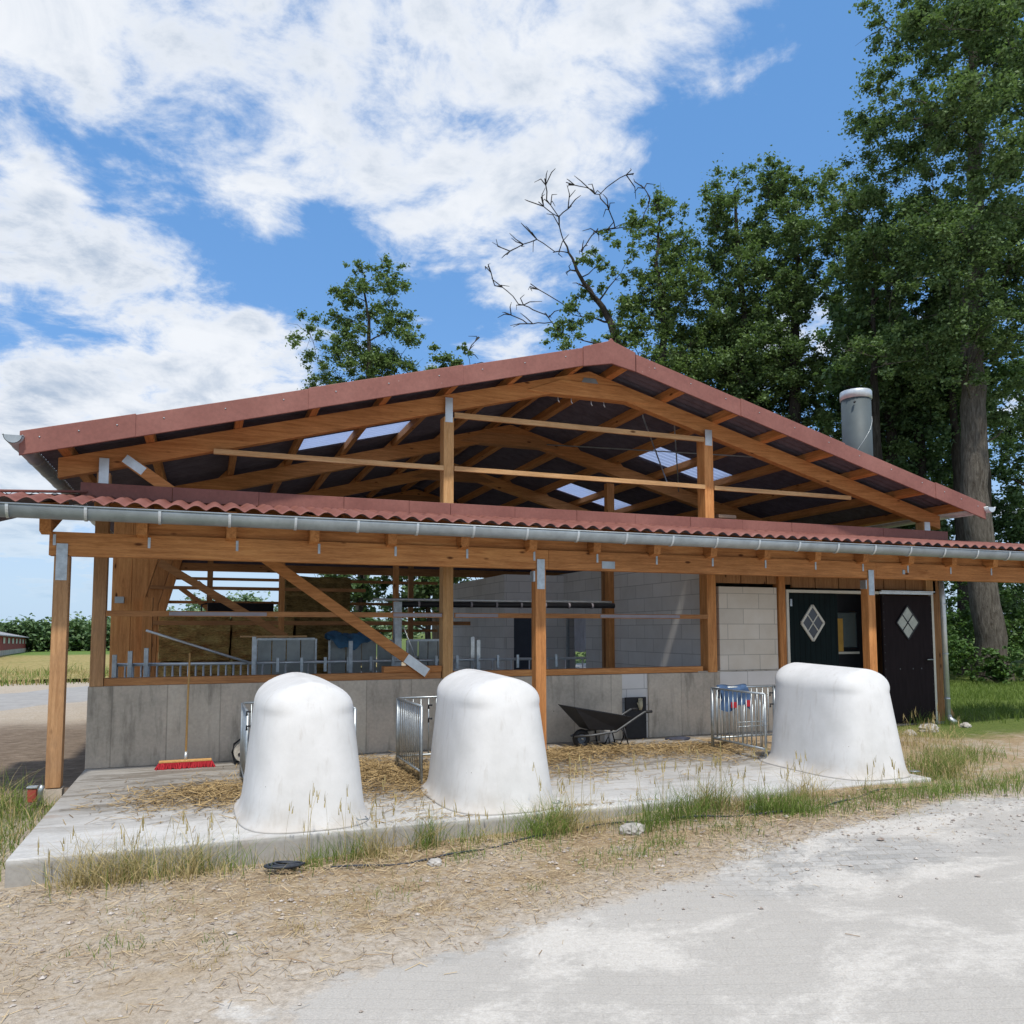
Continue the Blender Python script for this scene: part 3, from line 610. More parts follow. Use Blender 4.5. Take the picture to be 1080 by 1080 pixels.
MB().box(10.46, 10.62, 11.575, 11.59, 1.26, 1.9).build('white_board', white_paint, barn); MB().box(10.66, 10.72, 11.57, 11.59, 1.26, 1.93).build('white_board', white_paint, barn); MB().box(10.75, 10.88, 11.57, 11.59, 1.26, 1.86).build('yellow_board', yellow_m, barn)
MB().box(9.1, 12.4, 13.0, 13.05, 0, 2.6).build('lobby_wall', plain('lobby_grey', (.12, .14, .14), .8), barn)
MB().box(12.42, 12.6, WY + .02, 22.2, 0, 3.35).build('side_wall', dull_z, barn)
t = MB(); t.tube([(12.52, WY - .12, -.04), (12.5, WY - .12, 2.2), (12.49, WY - .1, 2.6)], .048, 12); t.tube([(12.53, WY - .25, -.0), (12.52, WY - .16, .05), (12.52, WY - .12, .12)], .05, 10)
for z in (.4, 1.2, 2.1): t.tube([(12.51, WY - .12, z), (12.51, WY - .12, z + .03)], .054, 12)
t.build('downpipe', zinc_light, barn)
# chimney standing through the right roof slope
t = MB(); cxm, cym, cr = 12.28, 12.5, .285
t.tube([(cxm, cym, 3.9), (cxm, cym, 6.33)], cr, 28)
for i in range(28): t.v[i] = (t.v[i][0], t.v[i][1], 5.835 - SL * (t.v[i][0] - CX))
ch = t.build('flue', flue_m, barn)
t = MB(); t.tube([(cxm, cym, 6.32), (cxm, cym, 6.47), (cxm, cym, 6.49)], [cr + .022, cr + .022, cr + .01], 28); t.build('rim_band', zinc_light, ch)
t = MB(); t.tube([(cxm + .288 * cos(a), cym + .288 * sin(a), 4.9 + 1.2 * k / 24) for k, a in enumerate([pi * 1.0 + pi * .9 * j / 24 for j in range(25)])], .004, 4); t.build('seam', zinc_light, ch)
MB().tube([(cxm - .24, cym - .2, 6.2), (cxm - .26, cym - .24, 6.2)], .02, 8).build('bolt', black_pl, ch)

# ------------------------------------------------------------------ lean-to in front of the gable
EY, EZ, TZ = 9.3, 2.985, 3.28       # eave and top of the lean-to sheet
XL, XR = -2.72, 15.9
lsl = Vector((0, EY - 10.885, EZ - TZ)); LL = lsl.length; lsl.normalize()
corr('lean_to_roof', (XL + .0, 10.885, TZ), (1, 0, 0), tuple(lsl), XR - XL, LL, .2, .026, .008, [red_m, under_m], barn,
     skip=lambda t, u: (t < 1.35 * (1 - u / LL)), rows=2, lap=.018, crest=True)
# hipped left end of the lean-to
mb = MB(); A, B, C_ = Vector((-1.42, 10.9, 3.31)), Vector((-2.74, 9.3, 2.99)), Vector((-2.74, 11.45, 2.92)); D = Vector((-1.42, 11.3, 3.31))
mb.add([A, B, C_, D], [(0, 1, 2, 3)], 0); mb.add([p - Vector((0, 0, .03)) for p in (A, B, C_, D)], [(3, 2, 1, 0)], 1); hip = mb.build('hip_sheet', [red_m, under_m], barn, fix=False)
MB().beam(A + Vector((0, 0, .03)), B + Vector((0, 0, .03)), .14, .025).build('hip_cap', red_m, barn, .006)
# flashing pieces on the wall line
xs = [-1.45, -.42, .62, 1.72, 2.62, 3.22, 4.2, 5.2, 6.2, 7.2, 8.2, 9.2, 10.2, 11.2, 12.2, 12.75]
for a, b in zip(xs[:-1], xs[1:]):
    k = xs.index(a) % 2
    MB().prism([(10.868 - .004 * k, TZ - .01), (10.868 - .004 * k, TZ + .175), (10.89, TZ + .175), (10.89, TZ - .01)], 'x', a, b - .004).add([], []).build('wall_flashing', trim_red, barn, .004)
half_round('lean_to_gutter', (XR + .05, EY - .03, 2.905), (XL - .2, EY - .03, 2.92), .085, zinc, barn, deep=1.55, bands=27, band_mat=zinc_light)
# main beam, rafters, posts
BY = 9.88
MB().box(-1.6, 4.3, BY, BY + .14, 2.47, 2.73).build('lean_to_beam', wood_x, barn, .006, label='darker weathered left length of the lean-to beam')
MB().box(4.302, 10.0, BY, BY + .14, 2.47, 2.73).build('lean_to_beam', wood_x, barn, .006)
MB().box(10.002, 15.8, BY, BY + .14, 2.47, 2.73).build('lean_to_beam', wood_x, barn, .006)
for a, b in ((-.6, 4.4), (4.45, 15.0)): MB().box(a, b, 10.35, 10.43, 2.72, 2.86).build('lean_to_purlin', dull_x, barn, .004)
x = -1.62
while x < 15.7:
    ang = (TZ - EZ) / 1.585; r_ = MB(); zt = lambda y: EZ - .04 + ang * (y - EY)
    r_.prism([(9.70, zt(9.70)), (9.74, 2.715), (BY - .004, 2.69), (BY - .004, 2.735), (10.86, zt(10.86) - .17), (10.86, zt(10.86))], 'x', x - .055, x + .055)
    ro = r_.build('lean_to_rafter', wood_y, barn, .004)
    MB().box(x + .057, x + .085, BY - .006, BY - .001, 2.58, 2.70).build('bracket', galv, ro)
    x += .94
for i in range(1, 18):   # blocking boards between the rafters over the beam
    xa = -1.62 + .94 * i + .057
    MB().box(xa, xa + .826, BY + .05, BY + .09, 2.733, 3.02).build('blocking', wood_x, barn, .003)
for i, (x, mt) in enumerate(((-1.47, aged_z), (4.18, wood_z), (9.88, wood_z), (15.58, wood_z))):
    p = MB().box(x - .075, x + .075, BY - .01, BY + .14, .02 if i else -.02, 2.468).build('lean_to_post', mt, barn, .007)
    br = MB().box(x - .055, x + .055, BY - .018, BY - .0105, 2.2, 2.6)
    br.build('bracket', galv, p)
    if i: MB().box(x - .1, x - .076, BY + .0, BY + .12, 2.3, 2.44).build('bracket', galv, p)
    MB().box(x - .09, x + .09, BY - .025, BY + .155, -.2, -.03 if i == 0 else .015).build('post_foot', conc_wall if i == 0 else galv, p)
MB().box(5.1, 5.3, BY - .008, BY - .001, 2.5, 2.6).build('bracket', zinc, barn); MB().box(10.55, 10.6, BY - .008, BY - .001, 2.55, 2.62).build('bracket', zinc, barn)

# ------------------------------------------------------------------ calf hutches and their pens
def make_hutch(name, x0, y0, rz, label):
    NA, zs = 72, [0, .012, .03, .07, .12, .2, .32, .46, .6, .74, .86, .91, .94, .97, 1.0, 1.03, 1.06, 1.09, 1.12, 1.145, 1.165, 1.18, 1.193, 1.202, 1.207, 1.21]
    rings = []
    for z in zs:
        ZS, RI = .94, .272
        w = .525 - .107 * z / ZS
        fl = .022 * max(0, 1 - z / .035) ** .6 + .03 * max(0, 1 - z / .16) ** 2
        yf = -.78 + .16 * z - fl * .5; yb = .81 - .05 * z + fl * 3.4; nn = 3.6
        if z > ZS:
            e = min(1, (z - ZS) / RI); w *= max(.006, (1 - e ** 2.5)) ** .56; rd = 1 - math.sqrt(max(0, 1 - e * e)); yf += .085 * rd + .02 * e; yb -= .09 * rd; nn = 3.6 + 3 * e
        w += fl
        ring = []; yc, hl = (yf + yb) / 2, (yb - yf) / 2
        for i in range(NA):
            a = 2 * pi * i / NA; c, s = cos(a), sin(a); n = nn if s > 0 else nn - .4
            r = (abs(c) ** n + abs(s) ** n) ** (-1 / n); yy = yc + hl * r * s
            ring.append((w * r * c, yy, z * (1 + .025 * yy)))
        rings.append(ring)
    m = MB(); vs = [p for r in rings for p in r]; fs = []
    for j in range(len(zs) - 1):
        for i in range(NA):
            i2 = (i + 1) % NA; a = 2 * pi * (i + .5) / NA
            if sin(a) > .8 and abs(cos(a)) < .62 and .02 < zs[j] < .9: continue     # entrance on the far side
            fs.append((j * NA + i, j * NA + i2, (j + 1) * NA + i2, (j + 1) * NA + i))
    fs.append(tuple(range((len(zs) - 1) * NA, len(zs) * NA)))
    m.add(vs, fs, 0, True)
    root = empty(name, (x0, y0, .004), label, 'calf hutch', 'calf hutches on the concrete apron', rz)
    o = m.build('shell', hutch_m); o.parent = root
    sd = o.modifiers.new('wall', 'SOLIDIFY'); sd.thickness = .012; sd.offset = -1
    lp = MB(); lp.tube([(.36, -.73, .06), (.36, -.80, .06), (.44, -.80, .06), (.44, -.70, .06)], .006, 6); h = lp.build('lifting_loop', galv); h.parent = root
    for z in (.72, .86): h = MB().tube([(-.42, .6, z), (-.455, .62, z), (-.455, .62, z - .04)], .011, 6).build('hook', black_pl); h.parent = root
    return root
make_hutch('calf_hutch', .87, 7.68, R(1), 'white plastic calf hutch nearest the broom, seen from its closed end')
make_hutch('calf_hutch', 2.68, 7.68, R(0), 'white plastic calf hutch in the middle, in front of the black wheelbarrow')
make_hutch('calf_hutch', 7.10, 7.72, R(0), 'white plastic calf hutch in front of the dark doors')

def make_pen(x0, label, rz=0):
    root = empty('pen_fence', (x0, 9.0, 0), label, 'pen fence', 'galvanised pen fences behind the hutches', rz)
    def panel(p0, p1, nb):
        p0, p1 = Vector(p0), Vector(p1); m = MB(); z0, z1 = .15, .84
        for z in (z0, z1): m.tube([p0 + Vector((0, 0, z)), p1 + Vector((0, 0, z))], .014, 8)
        for k in range(nb + 1):
            q = p0.lerp(p1, k / nb); r = .017 if k in (0, nb) else .0075
            m.tube([q + Vector((0, 0, z0 if 0 < k < nb else .03)), q + Vector((0, 0, z1))], r, 7)
        o = m.build('rail_panel', galv); o.parent = root
    panel((-.53, -.55, 0), (-.53, .58, 0), 12); panel((.53, -.55, 0), (.53, .58, 0), 12); panel((-.53, .6, 0), (.53, .6, 0), 11)
    return root
make_pen(.95, 'galvanised pen fence mostly hidden behind the hutch nearest the broom'); make_pen(2.72, 'galvanised pen fence on the left behind the middle hutch'); make_pen(7.18, 'galvanised pen fence with blue cloth hung over it')

# cloth hung over the right pen
t = MB(); vs = []
for j in range(13):
    for i in range(15):
        u = i / 14; s_ = j / 12; hang = .32 + .05 * sin(u * 7)
        d = (s_ - .35) * hang / .65
        y = 9.6 + (-.03 if d > 0 else .03) + .015 * sin(u * 11 + j * .6); z = .865 - abs(d) if abs(d) > .02 else .875
        vs.append((6.78 + .5 * u + .02 * sin(j), y, z + .012 * sin(u * 9)))
t.add(vs, [(j * 15 + i, j * 15 + i + 1, j * 15 + i + 16, j * 15 + i + 15) for j in range(12) for i in range(14)], 0, True)
cl = t.build('cloth', blue_cl); tag(cl, 'crumpled blue cloth with red patches hanging on the right pen fence', 'cloth')
t = MB(); t.box(6.93, 7.04, 9.53, 9.545, .56, .64); t.box(7.18, 7.26, 9.53, 9.545, .57, .66); t.build('red_patch', red_spot, cl)
# low drinking rack standing inside the right pen
t = MB()
for z in (.32, .38, .2): t.tube([(6.9, 9.35, z), (7.4, 9.35, z)], .008, 6)
for x in (6.98, 7.12, 7.3): t.tube([(x, 9.35, .0), (x + .03, 9.35, .62)], .008, 6)
tag(t.build('wire_rack', galv), 'thin wire rack standing inside the right pen fence', 'rack')

# ------------------------------------------------------------------ tools on the apron
b = empty('broom', (-.17, 10.6, 0), 'wide red bristle broom leaning upright against the concrete wall', 'broom')
t = MB(); t.tube([(-.175, 10.62, .1), (-.172, 10.74, .75), (-.165, 10.89, 1.37)], .0125, 8); t.build('handle', broom_wood, b)
MB().box(-.47, .12, 10.58, 10.65, .072, .098).build('head', broom_wood, b, .006)
t = MB(); t.tube([(-.176, 10.612, .095), (-.174, 10.63, .19)], .018, 10); t.build('socket', zinc_light, b)
t = MB()
for k in range(420):
    x = random.uniform(-.5, .16); y = random.uniform(10.57, 10.66); dx = random.gauss(0, .012); dy = random.gauss(0, .02) - .01
    t.beam((max(-.47, min(.12, x)), y, .072), (x + dx, y + dy, .003), .009, .006)
t.box(-.47, .12, 10.578, 10.652, .012, .071); t.build('bristles', red_br, b)

reel = empty('cable_reel', (.5, 10.72, 0), 'round off-white cable reel with dark cable beside the concrete wall', 'cable reel')
def disc(m, c, r, y0, y1, n=28): m.prism([(c[0] + r * cos(2 * pi * k / n), c[1] + r * sin(2 * pi * k / n)) for k in range(n)], 'y', y0, y1)
dw_ = plain('dirty_white', (.42, .39, .34), .7, 0, .4, 12)
for y_ in (10.66, 10.80): t = MB(); disc(t, (.5, .145), .125, y_, y_ + .01); t.build('flange', dw_, reel, .003)
t = MB()
for k in range(6): t.tube([(.5 + (.10 - .006 * (k % 2)) * cos(a), 10.685 + .02 * k, .145 + (.10 - .006 * (k % 2)) * sin(a)) for a in [2 * pi * j / 24 for j in range(25)]], .011, 6, False)
t.build('cable', black_rub, reel)
t = MB()
for a, r_ in ((.3, .05), (2.2, .055), (3.6, .06), (5.3, .05)): disc(t, (.5 + r_ * cos(a), .145 + r_ * sin(a)), .022, 10.652, 10.662, 12)
t.build('socket', black_pl, reel)
t = MB(); t.tube([(.40, 10.64, .004), (.36, 10.73, .14), (.38, 10.73, .24), (.47, 10.73, .31), (.52, 10.73, .30)], .012, 6); t.tube([(.40, 10.64, .01), (.62, 10.66, .01), (.62, 10.82, .01), (.4, 10.82, .01)], .012, 6); t.build('stand', black_pl, reel)

wb = empty('wheelbarrow', (5.2, 10.3, 0), 'black wheelbarrow with shallow tray parked against the concrete wall', 'wheelbarrow')
t = MB(); top = [(4.74, .60), (5.68, .44)]; rim = [(4.74, 10.05, .60), (5.68, 10.1, .43), (5.68, 10.55, .43), (4.74, 10.6, .60)]; bot = [(5.03, 10.17, .27), (5.5, 10.2, .24), (5.5, 10.46, .24), (5.03, 10.49, .27)]
inn = [(4.77, 10.07, .595), (5.66, 10.115, .428), (5.66, 10.535, .428), (4.77, 10.58, .595)]; ib = [(5.04, 10.185, .285), (5.49, 10.21, .255), (5.49, 10.45, .255), (5.04, 10.475, .285)]
t.add(rim + bot + inn + ib, [(i, (i + 1) % 4, (i + 1) % 4 + 4, i + 4) for i in range(4)] + [(4, 5, 6, 7)] + [(i + 8, i + 12, (i + 1) % 4 + 12, (i + 1) % 4 + 8) for i in range(4)] + [(15, 14, 13, 12)] + [(i, i + 8, (i + 1) % 4 + 8, (i + 1) % 4) for i in range(4)])
t.build('tray', black_pl, wb, .012)
t = MB()
for sy in (10.12, 10.53): t.tube([(4.85, 10.28 if sy < 10.3 else 10.38, .17), (5.05, sy, .2), (5.42, sy, .235), (5.75, sy, .42), (5.88, sy, .49), (5.97, sy, .49)], .015, 8)
t.build('frame', dark_steel, wb)
for sy in (10.12, 10.53):
    MB().tube([(5.90, sy, .492), (6.0, sy, .492)], .02, 8).build('grip', black_rub, wb)
    t = MB(); t.tube([(5.3, sy, .225), (5.33, sy, .02), (5.46, sy, .015), (5.56, sy, .20), (5.5, sy, .28)], .013, 8); t.tube([(5.55, sy, .28), (5.62, sy, .02)], .01, 6); t.build('leg', black_pl, wb)
wh = MB(); wh.tube([(4.98 + .095 * cos(a), 10.33, .135 + .095 * sin(a)) for a in [2 * pi * j / 24 for j in range(25)]], .038, 10, False); w = wh.build('wheel', black_rub, wb)
t = MB(); disc(t, (4.98, .135), .07, 10.31, 10.35, 16); t.build('rim', plain('blue_grey_rim', (.10, .13, .17), .4), w); MB().tube([(4.98, 10.27, .135), (4.98, 10.39, .135)], .012, 8).build('axle', zinc_light, w)
bd = MB().box(6.0, 6.355, 10.88, 10.92, .01, .63).build('black_board', black_pl, None, .004); tag(bd, 'black board standing in the gap of the concrete wall', 'board')
ft = empty('glove', (6.24, 10.87, .5), 'cream glove pinned on the black board', 'glove')
t = MB(); t.tube([(6.24, 10.862, .58), (6.24, 10.862, .50), (6.245, 10.864, .44)], [.035, .04, .02], 8)
for k in range(4): t.tube([(6.218 + .016 * k, 10.862, .57), (6.214 + .019 * k, 10.862, .625 - .008 * abs(k - 1.5))], .008, 6)
t.tube([(6.215, 10.862, .5), (6.185, 10.86, .55)], .009, 6); g_ = t.build('palm', plain('cream_leather', (.42, .38, .26), .8), ft)
bk = MB().box(5.55, 5.72, 10.72, 10.88, 0, .2).build('concrete_offcut', aac_m, None, .01); tag(bk, 'pale concrete block offcut on the floor behind the wheelbarrow', 'block')
cc = MB(); cc.add([(6.75 + .2 * cos(a) * (1 + .2 * sin(3 * a)), 10.6 + .12 * sin(a), .006 + .02 * (k == 1)) for k in (0, 1) for a in [2 * pi * j / 14 for j in range(14)]] + [(6.75, 10.6, .05)], [(i, (i + 1) % 14, (i + 1) % 14 + 14, i + 14) for i in range(14)] + [(i + 14, (i + 1) % 14 + 14, 28) for i in range(14)], 0, True)
tag(cc.build('rag', plain('dark_rag', (.045, .05, .075), .9, 0, .4, 10, .5)), 'dark rag lying on the floor by the concrete wall right of the black board', 'rag')

# ------------------------------------------------------------------ inside the barn
ff = empty('feed_fence', (1, 12.2, 0), 'low galvanised feed fence with short upright bars behind the concrete wall', 'feed fence')
t = MB()
for z in (1.19, .55): t.tube([(-1.15, 12.2, z), (6.0, 12.2, z)], .022, 8)
x = -1.1
while x < 6.0:
    t.tube([(x, 12.2, .55), (x, 12.2, 1.19)], .013, 6); x += .10 if x < .7 else .32
t.build('rails', zinc_light, ff)
for x, z1 in ((.67, 1.57), (-1.13, 1.33), (-.94, 1.38), (-.74, 1.42), (2.05, 1.5)):
    MB().box(x - .028, x + .028, 12.12, 12.19, 0, z1).build('post', galv, ff, .004)
MB().tube([(-.75, 12.1, 1.66), (.6, 12.1, 1.2)], .018, 8).build('stay', zinc_light, ff)
for x, z1 in ((4.02, 1.55), (4.12, 1.5)): MB().box(x - .03, x + .03, 12.3, 12.36, 0, z1).build('post', galv, ff)
for k in range(14):
    MB().box(.98 + .34 * k, 1.02 + .34 * k, 12.15, 12.18, 1.05, 1.26).build('clamp', galv, ff)
for (xa, xb, y, zt, lab) in ((.74, 1.58, 12.6, 1.53, 'grey translucent pen panel below the pale plank'), (1.82, 2.78, 12.62, 1.50, 'grey translucent pen panel under the blue tarpaulin'), (3.05, 3.7, 12.64, 1.50, 'grey translucent pen panel right of the galvanised mast')):
    pn = empty('pen_panel', (xa, y, 0), lab, 'pen panel', 'grey pen panels behind the feed fence')  # each is one flat translucent panel with its frame, not a closed box
    t = MB()
    for k in range(4): t.box(xa + (xb - xa) * k / 4 + .008, xa + (xb - xa) * (k + 1) / 4 - .008, y, y + .02, .1, zt - .02)
    t.build('sheet', poly_m, pn)
    t = MB(); t.box(xa - .03, xa, y - .02, y + .04, 0, zt); t.box(xb, xb + .03, y - .02, y + .04, 0, zt); t.box(xa, xb, y - .01, y + .03, zt - .02, zt + .015); t.build('frame', galv, pn)
tag(MB().box(.5, 1.45, 12.5, 12.7, 1.555, 1.58).build('plank', pale_x), 'pale narrow plank lying across the grey pen panel', 'plank')
ms = empty('galvanised_mast', (2.78, 12.25, 0), 'square galvanised upright carrying a long pipe inside the barn', 'mast')
MB().box(2.73, 2.84, 12.2, 12.31, 0, 2.1).build('upright', galv, ms, .005)
MB().tube([(2.4, 12.25, 2.13), (6.5, 12.25, 2.13)], .02, 8).build('top_tube', zinc_light, ms)
t = MB(); t.tube([(2.85, 12.25, 2.06), (6.55, 12.25, 2.07)], .045, 10); t.build('roller', black_pl, ms)
for k in range(8): MB().tube([(3.1 + .43 * k, 12.25, 2.065), (3.13 + .43 * k, 12.25, 2.065)], .052, 10).build('strap', lavender, ms)
MB().tube([(2.85, 12.15, 1.72), (3.1, 12.15, 1.1)], .01, 6).build('tension_rod', zinc_light, ms)
tp = MB(); vs = []
for j in range(12):
    for i in range(22):
        u, v_ = i / 21, j / 11; vs.append((1.75 + .85 * u, 12.45 + .35 * v_, 1.53 + .10 * sin(pi * v_) * (.5 + .5 * abs(sin(u * 5 + 1))) + .03 * sin(u * 23 + v_ * 9) - (.16 if j == 0 else 0) * abs(sin(u * 4))))
tp.add(vs, [(j * 22 + i, j * 22 + i + 1, j * 22 + i + 23, j * 22 + i + 22) for j in range(11) for i in range(21)], 0, True)
tag(tp.build('tarpaulin', blue_tp), 'crumpled blue tarpaulin bundled on top of the middle pen panel', 'tarpaulin')
tr = empty('black_trough', (1.1, 20.6, 2), 'long black feed trough lying on top of the straw bales', 'trough')
MB().prism([(20.2, 2.32), (20.75, 2.32), (20.65, 2.0), (20.3, 2.0)], 'x', .05, 1.55).build('tub', black_pl, tr, .02); MB().tube([(.05, 20.4, 2.02), (-.08, 20.4, 2.05), (-.08, 20.4, 2.28), (.05, 20.4, 2.31)], .02, 8).build('handle', black_pl, tr)

def bale(x0, x1, y0, y1, z0, z1, label, dark=False):
    bm = bmesh.new(); bmesh.ops.create_cube(bm, size=1); bmesh.ops.subdivide_edges(bm, edges=bm.edges[:], cuts=7, use_grid_fill=True)
    r_ = random.Random(int(x0 * 100 + z0 * 7))
    for v in bm.verts:
        v.co = Vector(((x0 + x1) / 2 + v.co.x * (x1 - x0 - .02), (y0 + y1) / 2 + v.co.y * (y1 - y0 - .02), (z0 + z1) / 2 + v.co.z * (z1 - z0 - .012)))
        v.co += Vector((r_.gauss(0, .014), r_.gauss(0, .018), r_.gauss(0, .008)))
    me = bpy.data.meshes.new('straw_bale'); bm.to_mesh(me); bm.free(); me.materials.append(bale_dark if dark else bale_m)
    o = bpy.data.objects.new('straw_bale', me); COL.objects.link(o); tag(o, label, 'straw bale', 'straw bales stacked at the back of the barn')
    tw = MB()
    for k in range(4):
        z = z0 + (z1 - z0) * (k + .5) / 4; tw.tube([(x0 - .0, y0 - .022, z), (x1, y0 - .022, z)], .006, 4)
    return o
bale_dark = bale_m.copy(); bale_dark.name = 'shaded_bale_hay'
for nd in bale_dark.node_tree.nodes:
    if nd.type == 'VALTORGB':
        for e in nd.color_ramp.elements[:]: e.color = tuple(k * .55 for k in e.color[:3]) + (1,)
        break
bale(-.95, .55, 19.5, 20.8, .98, 2.0, 'golden straw bale on the left end of the stack, second layer'); bale(-.95, .6, 19.45, 20.8, 0, .97, 'golden straw bale on the left end of the stack, on the floor')
bale(.57, 1.98, 19.55, 20.8, .98, 1.98, 'straw bale next to the left end bale, second layer'); bale(.62, 1.98, 19.5, 20.8, 0, .97, 'straw bale next to the left end bale, on the floor')
bale(2.0, 3.5, 19.5, 20.8, .98, 1.98, 'dark straw bale under the topmost dark bale', True); bale(2.0, 3.5, 19.5, 20.8, 0, .97, 'dark straw bale at floor level below the topmost dark bale', True)
bale(1.75, 3.3, 19.6, 20.9, 1.985, 2.95, 'dark straw bale topmost of the stack, against the sky', True)
hp = MB(); vs = []
for j in range(13):
    for i in range(25):
        u, v_ = i / 24, j / 12; h = max(0, 1.15 * sin(pi * u) * sin(pi * v_)); vs.append((3.9 + 2.2 * u, 17.5 + 2.4 * v_, .002 + h * (.85 + .15 * sin(i * 1.7 + j * 2.3))))
hp.add(vs, [(j * 25 + i, j * 25 + i + 1, j * 25 + i + 26, j * 25 + i + 25) for j in range(12) for i in range(24)], 0, True)
tag(hp.build('soil_heap', plain('brown_mulch', (.085, .045, .028), .95, 0, .5, 9, 1)), 'brown heap of mulch in the back of the barn beside the block room', 'heap')
gt = empty('roof_tile_stack', (7.95, 11.3, 3.05), 'small stack of pale roof tiles on the ledge behind the flashing', 'tile stack')
for k in range(4): MB().box(7.9 + .02 * (k % 2), 8.3 - .01 * k, 11.12, 11.4, 3.30 + .07 * k, 3.36 + .07 * k).build('tile', plain('pale_tile', (.30, .21, .15), .8), gt, .01)
MB().box(7.83, 8.5, 11.08, 11.5, 3.02, 3.298).build('ledge_box', dull_x, gt)

# ------------------------------------------------------------------ small things outside
pl = MB(); pl.beam((13.42, 11.5, -.03), (13.0, 11.5, .55), .12, .03, (0, 1, 0)); tag(pl.build('leaning_board', pale_z), 'orange wooden board leaning at the right corner of the barn', 'board')
rk = empty('red_valve_box', (-1.62, 9.72, -.15), 'small red box with a grey cap at the foot of the leftmost post', 'valve box')
MB().box(-1.67, -1.59, 9.68, 9.76, -.12, .02).build('body', red_block, rk, .006); MB().box(-1.68, -1.58, 9.67, 9.77, .021, .04).build('cap', galv, rk, .004); MB().tube([(-1.55, 9.66, -.15), (-1.55, 9.66, .0), (-1.53, 9.66, .05)], .025, 8).build('pipe', galv, rk)
def coil(name, c, label):
    t = MB(); pts = []
    for k in range(90):
        a = k * .42; r = .065 + .025 * sin(k * .37); pts.append((c[0] + r * 1.7 * cos(a), c[1] + r * sin(a), float(gz(c[0], c[1])) + .03 + .02 * sin(k * .21) ** 2 + .0004 * k))
    t.tube(pts, .0085, 6); return tag(t.build(name, hose_m), label, 'cable')
coil('cable_coil', (.62, 6.52), 'coil of dark cable lying in the grass before the nearest hutch')
t = MB(); pts = []
for k in range(40):
    x = .9 + 6.3 * k / 39; y = 6.5 - .18 * sin(k * .3) + .12 * sin(k * .11) - .2 * (1 - abs(k - 20) / 20); pts.append((x, y, float(gz(x, y)) + .012 + .012 * sin(k * 1.3)))
t.tube(pts, .009, 6); tag(t.build('ground_cable', hose_m), 'thin dark cable running along the ground in front of the slab', 'cable')
def rock(x, y, r, label, grp=None):
    bm = bmesh.new(); bmesh.ops.create_icosphere(bm, subdivisions=3, radius=r); rr = random.Random(int(x * 77))
    ph = [rr.uniform(0, 6) for _ in range(6)]
    for v in bm.verts:
        n = v.co.normalized(); k = 1 + .22 * sin(3 * n.x + ph[0]) * sin(4 * n.y + ph[1]) + .1 * sin(9 * n.z + ph[2]) * sin(8 * n.x + ph[3]); v.co = Vector((n.x * 1.2, n.y, n.z * .7)) * r * k
    me = bpy.data.meshes.new('rock'); bm.to_mesh(me); bm.free(); me.materials.append(stone_m)
    o = bpy.data.objects.new('rock', me); o.location = (x, y, float(gz(x, y)) + r * .3); COL.objects.link(o); tag(o, label, 'rock', grp)
rock(11.35, 10.2, .13, 'largest pale rock on the dirt right of the barn corner'); rock(10.6, 9.9, .09, 'pale rock nearer the barn corner on the dirt'); rock(12.3, 10.3, .08, 'small pale rock at the edge of the lawn')
rock(3.55, 6.33, .09, 'pale stone lying before the slab right of the middle hutch'); rock(1.72, 6.2, .05, 'small pale stone in the dry grass between two hutches'); rock(4.9, 6.4, .06, 'small pale stone among grass before the right hutch')

# ------------------------------------------------------------------ straw, grass, pebbles (stuff)
def strands(n, cx, cy, sx, sy, h, lmin, lmax, w, zf, shape='gauss', flat=.25):
    if shape == 'gauss': x = rng.normal(cx, sx, n); y = rng.normal(cy, sy, n)
    else: x = rng.uniform(cx - sx, cx + sx, n); y = rng.uniform(cy - sy, cy + sy, n)
    r2 = ((x - cx) / sx) ** 2 + ((y - cy) / sy) ** 2
    z = zf(x, y) + .004 + h * np.exp(-r2 * .6) * rng.uniform(.3, 1, n)
    a = rng.uniform(0, 2 * pi, n); L = rng.uniform(lmin, lmax, n) / 2; tilt = rng.normal(0, flat, n)
    d = np.stack([np.cos(a) * L, np.sin(a) * L, np.sin(tilt) * L * .6], -1); p = np.stack([x, y, z + np.abs(d[:, 2])], -1)
    s = np.stack([-np.sin(a), np.cos(a), rng.uniform(-.6, .6, n)], -1) * (w / 2)
    return np.stack([p - d - s, p + d - s, p + d + s, p - d + s], 1).reshape(-1, 3)
zero = lambda x, y: np.zeros_like(x)
def clipslab(v):
    q = v.reshape(-1, 4, 3); c = q.mean(1); ok = (c[:, 0] > -1.2) & (c[:, 0] < 9) & (c[:, 1] > 6.9) & (c[:, 1] < 10.85)
    for hx, hy in ((.83, 7.62), (2.68, 7.68), (7.18, 7.72)): ok &= ~((abs(c[:, 0] - hx) < .5) & (abs(c[:, 1] - hy) < .72))
    return q[ok].reshape(-1, 3)
sv = [strands(2600, .1, 8.75, .42, .38, .05, .05, .18, .006, zero), strands(5200, 1.75, 9.3, .55, .8, .06, .05, .2, .006, zero), strands(2200, 2.4, 8.9, .35, .5, .04, .05, .2, .006, zero),
      strands(3800, 4.9, 9.85, .85, .35, .05, .05, .2, .006, zero), strands(2600, 3.9, 9.7, .4, .5, .12, .05, .2, .006, zero), strands(1400, 6.6, 9.7, .5, .3, .02, .05, .2, .006, zero), strands(900, 6.5, 9.2, .5, .4, .02, .05, .15, .006, zero),
      strands(500, 4.0, 8.5, .35, .25, .02, .05, .15, .005, zero), strands(900, 4.5, 9.0, 2.2, .8, .0, .03, .14, .005, zero), strands(700, .6, 8.7, .8, .7, .0, .03, .14, .005, zero), strands(300, 2.6, 6.98, .8, .04, .0, .03, .12, .005, zero)]
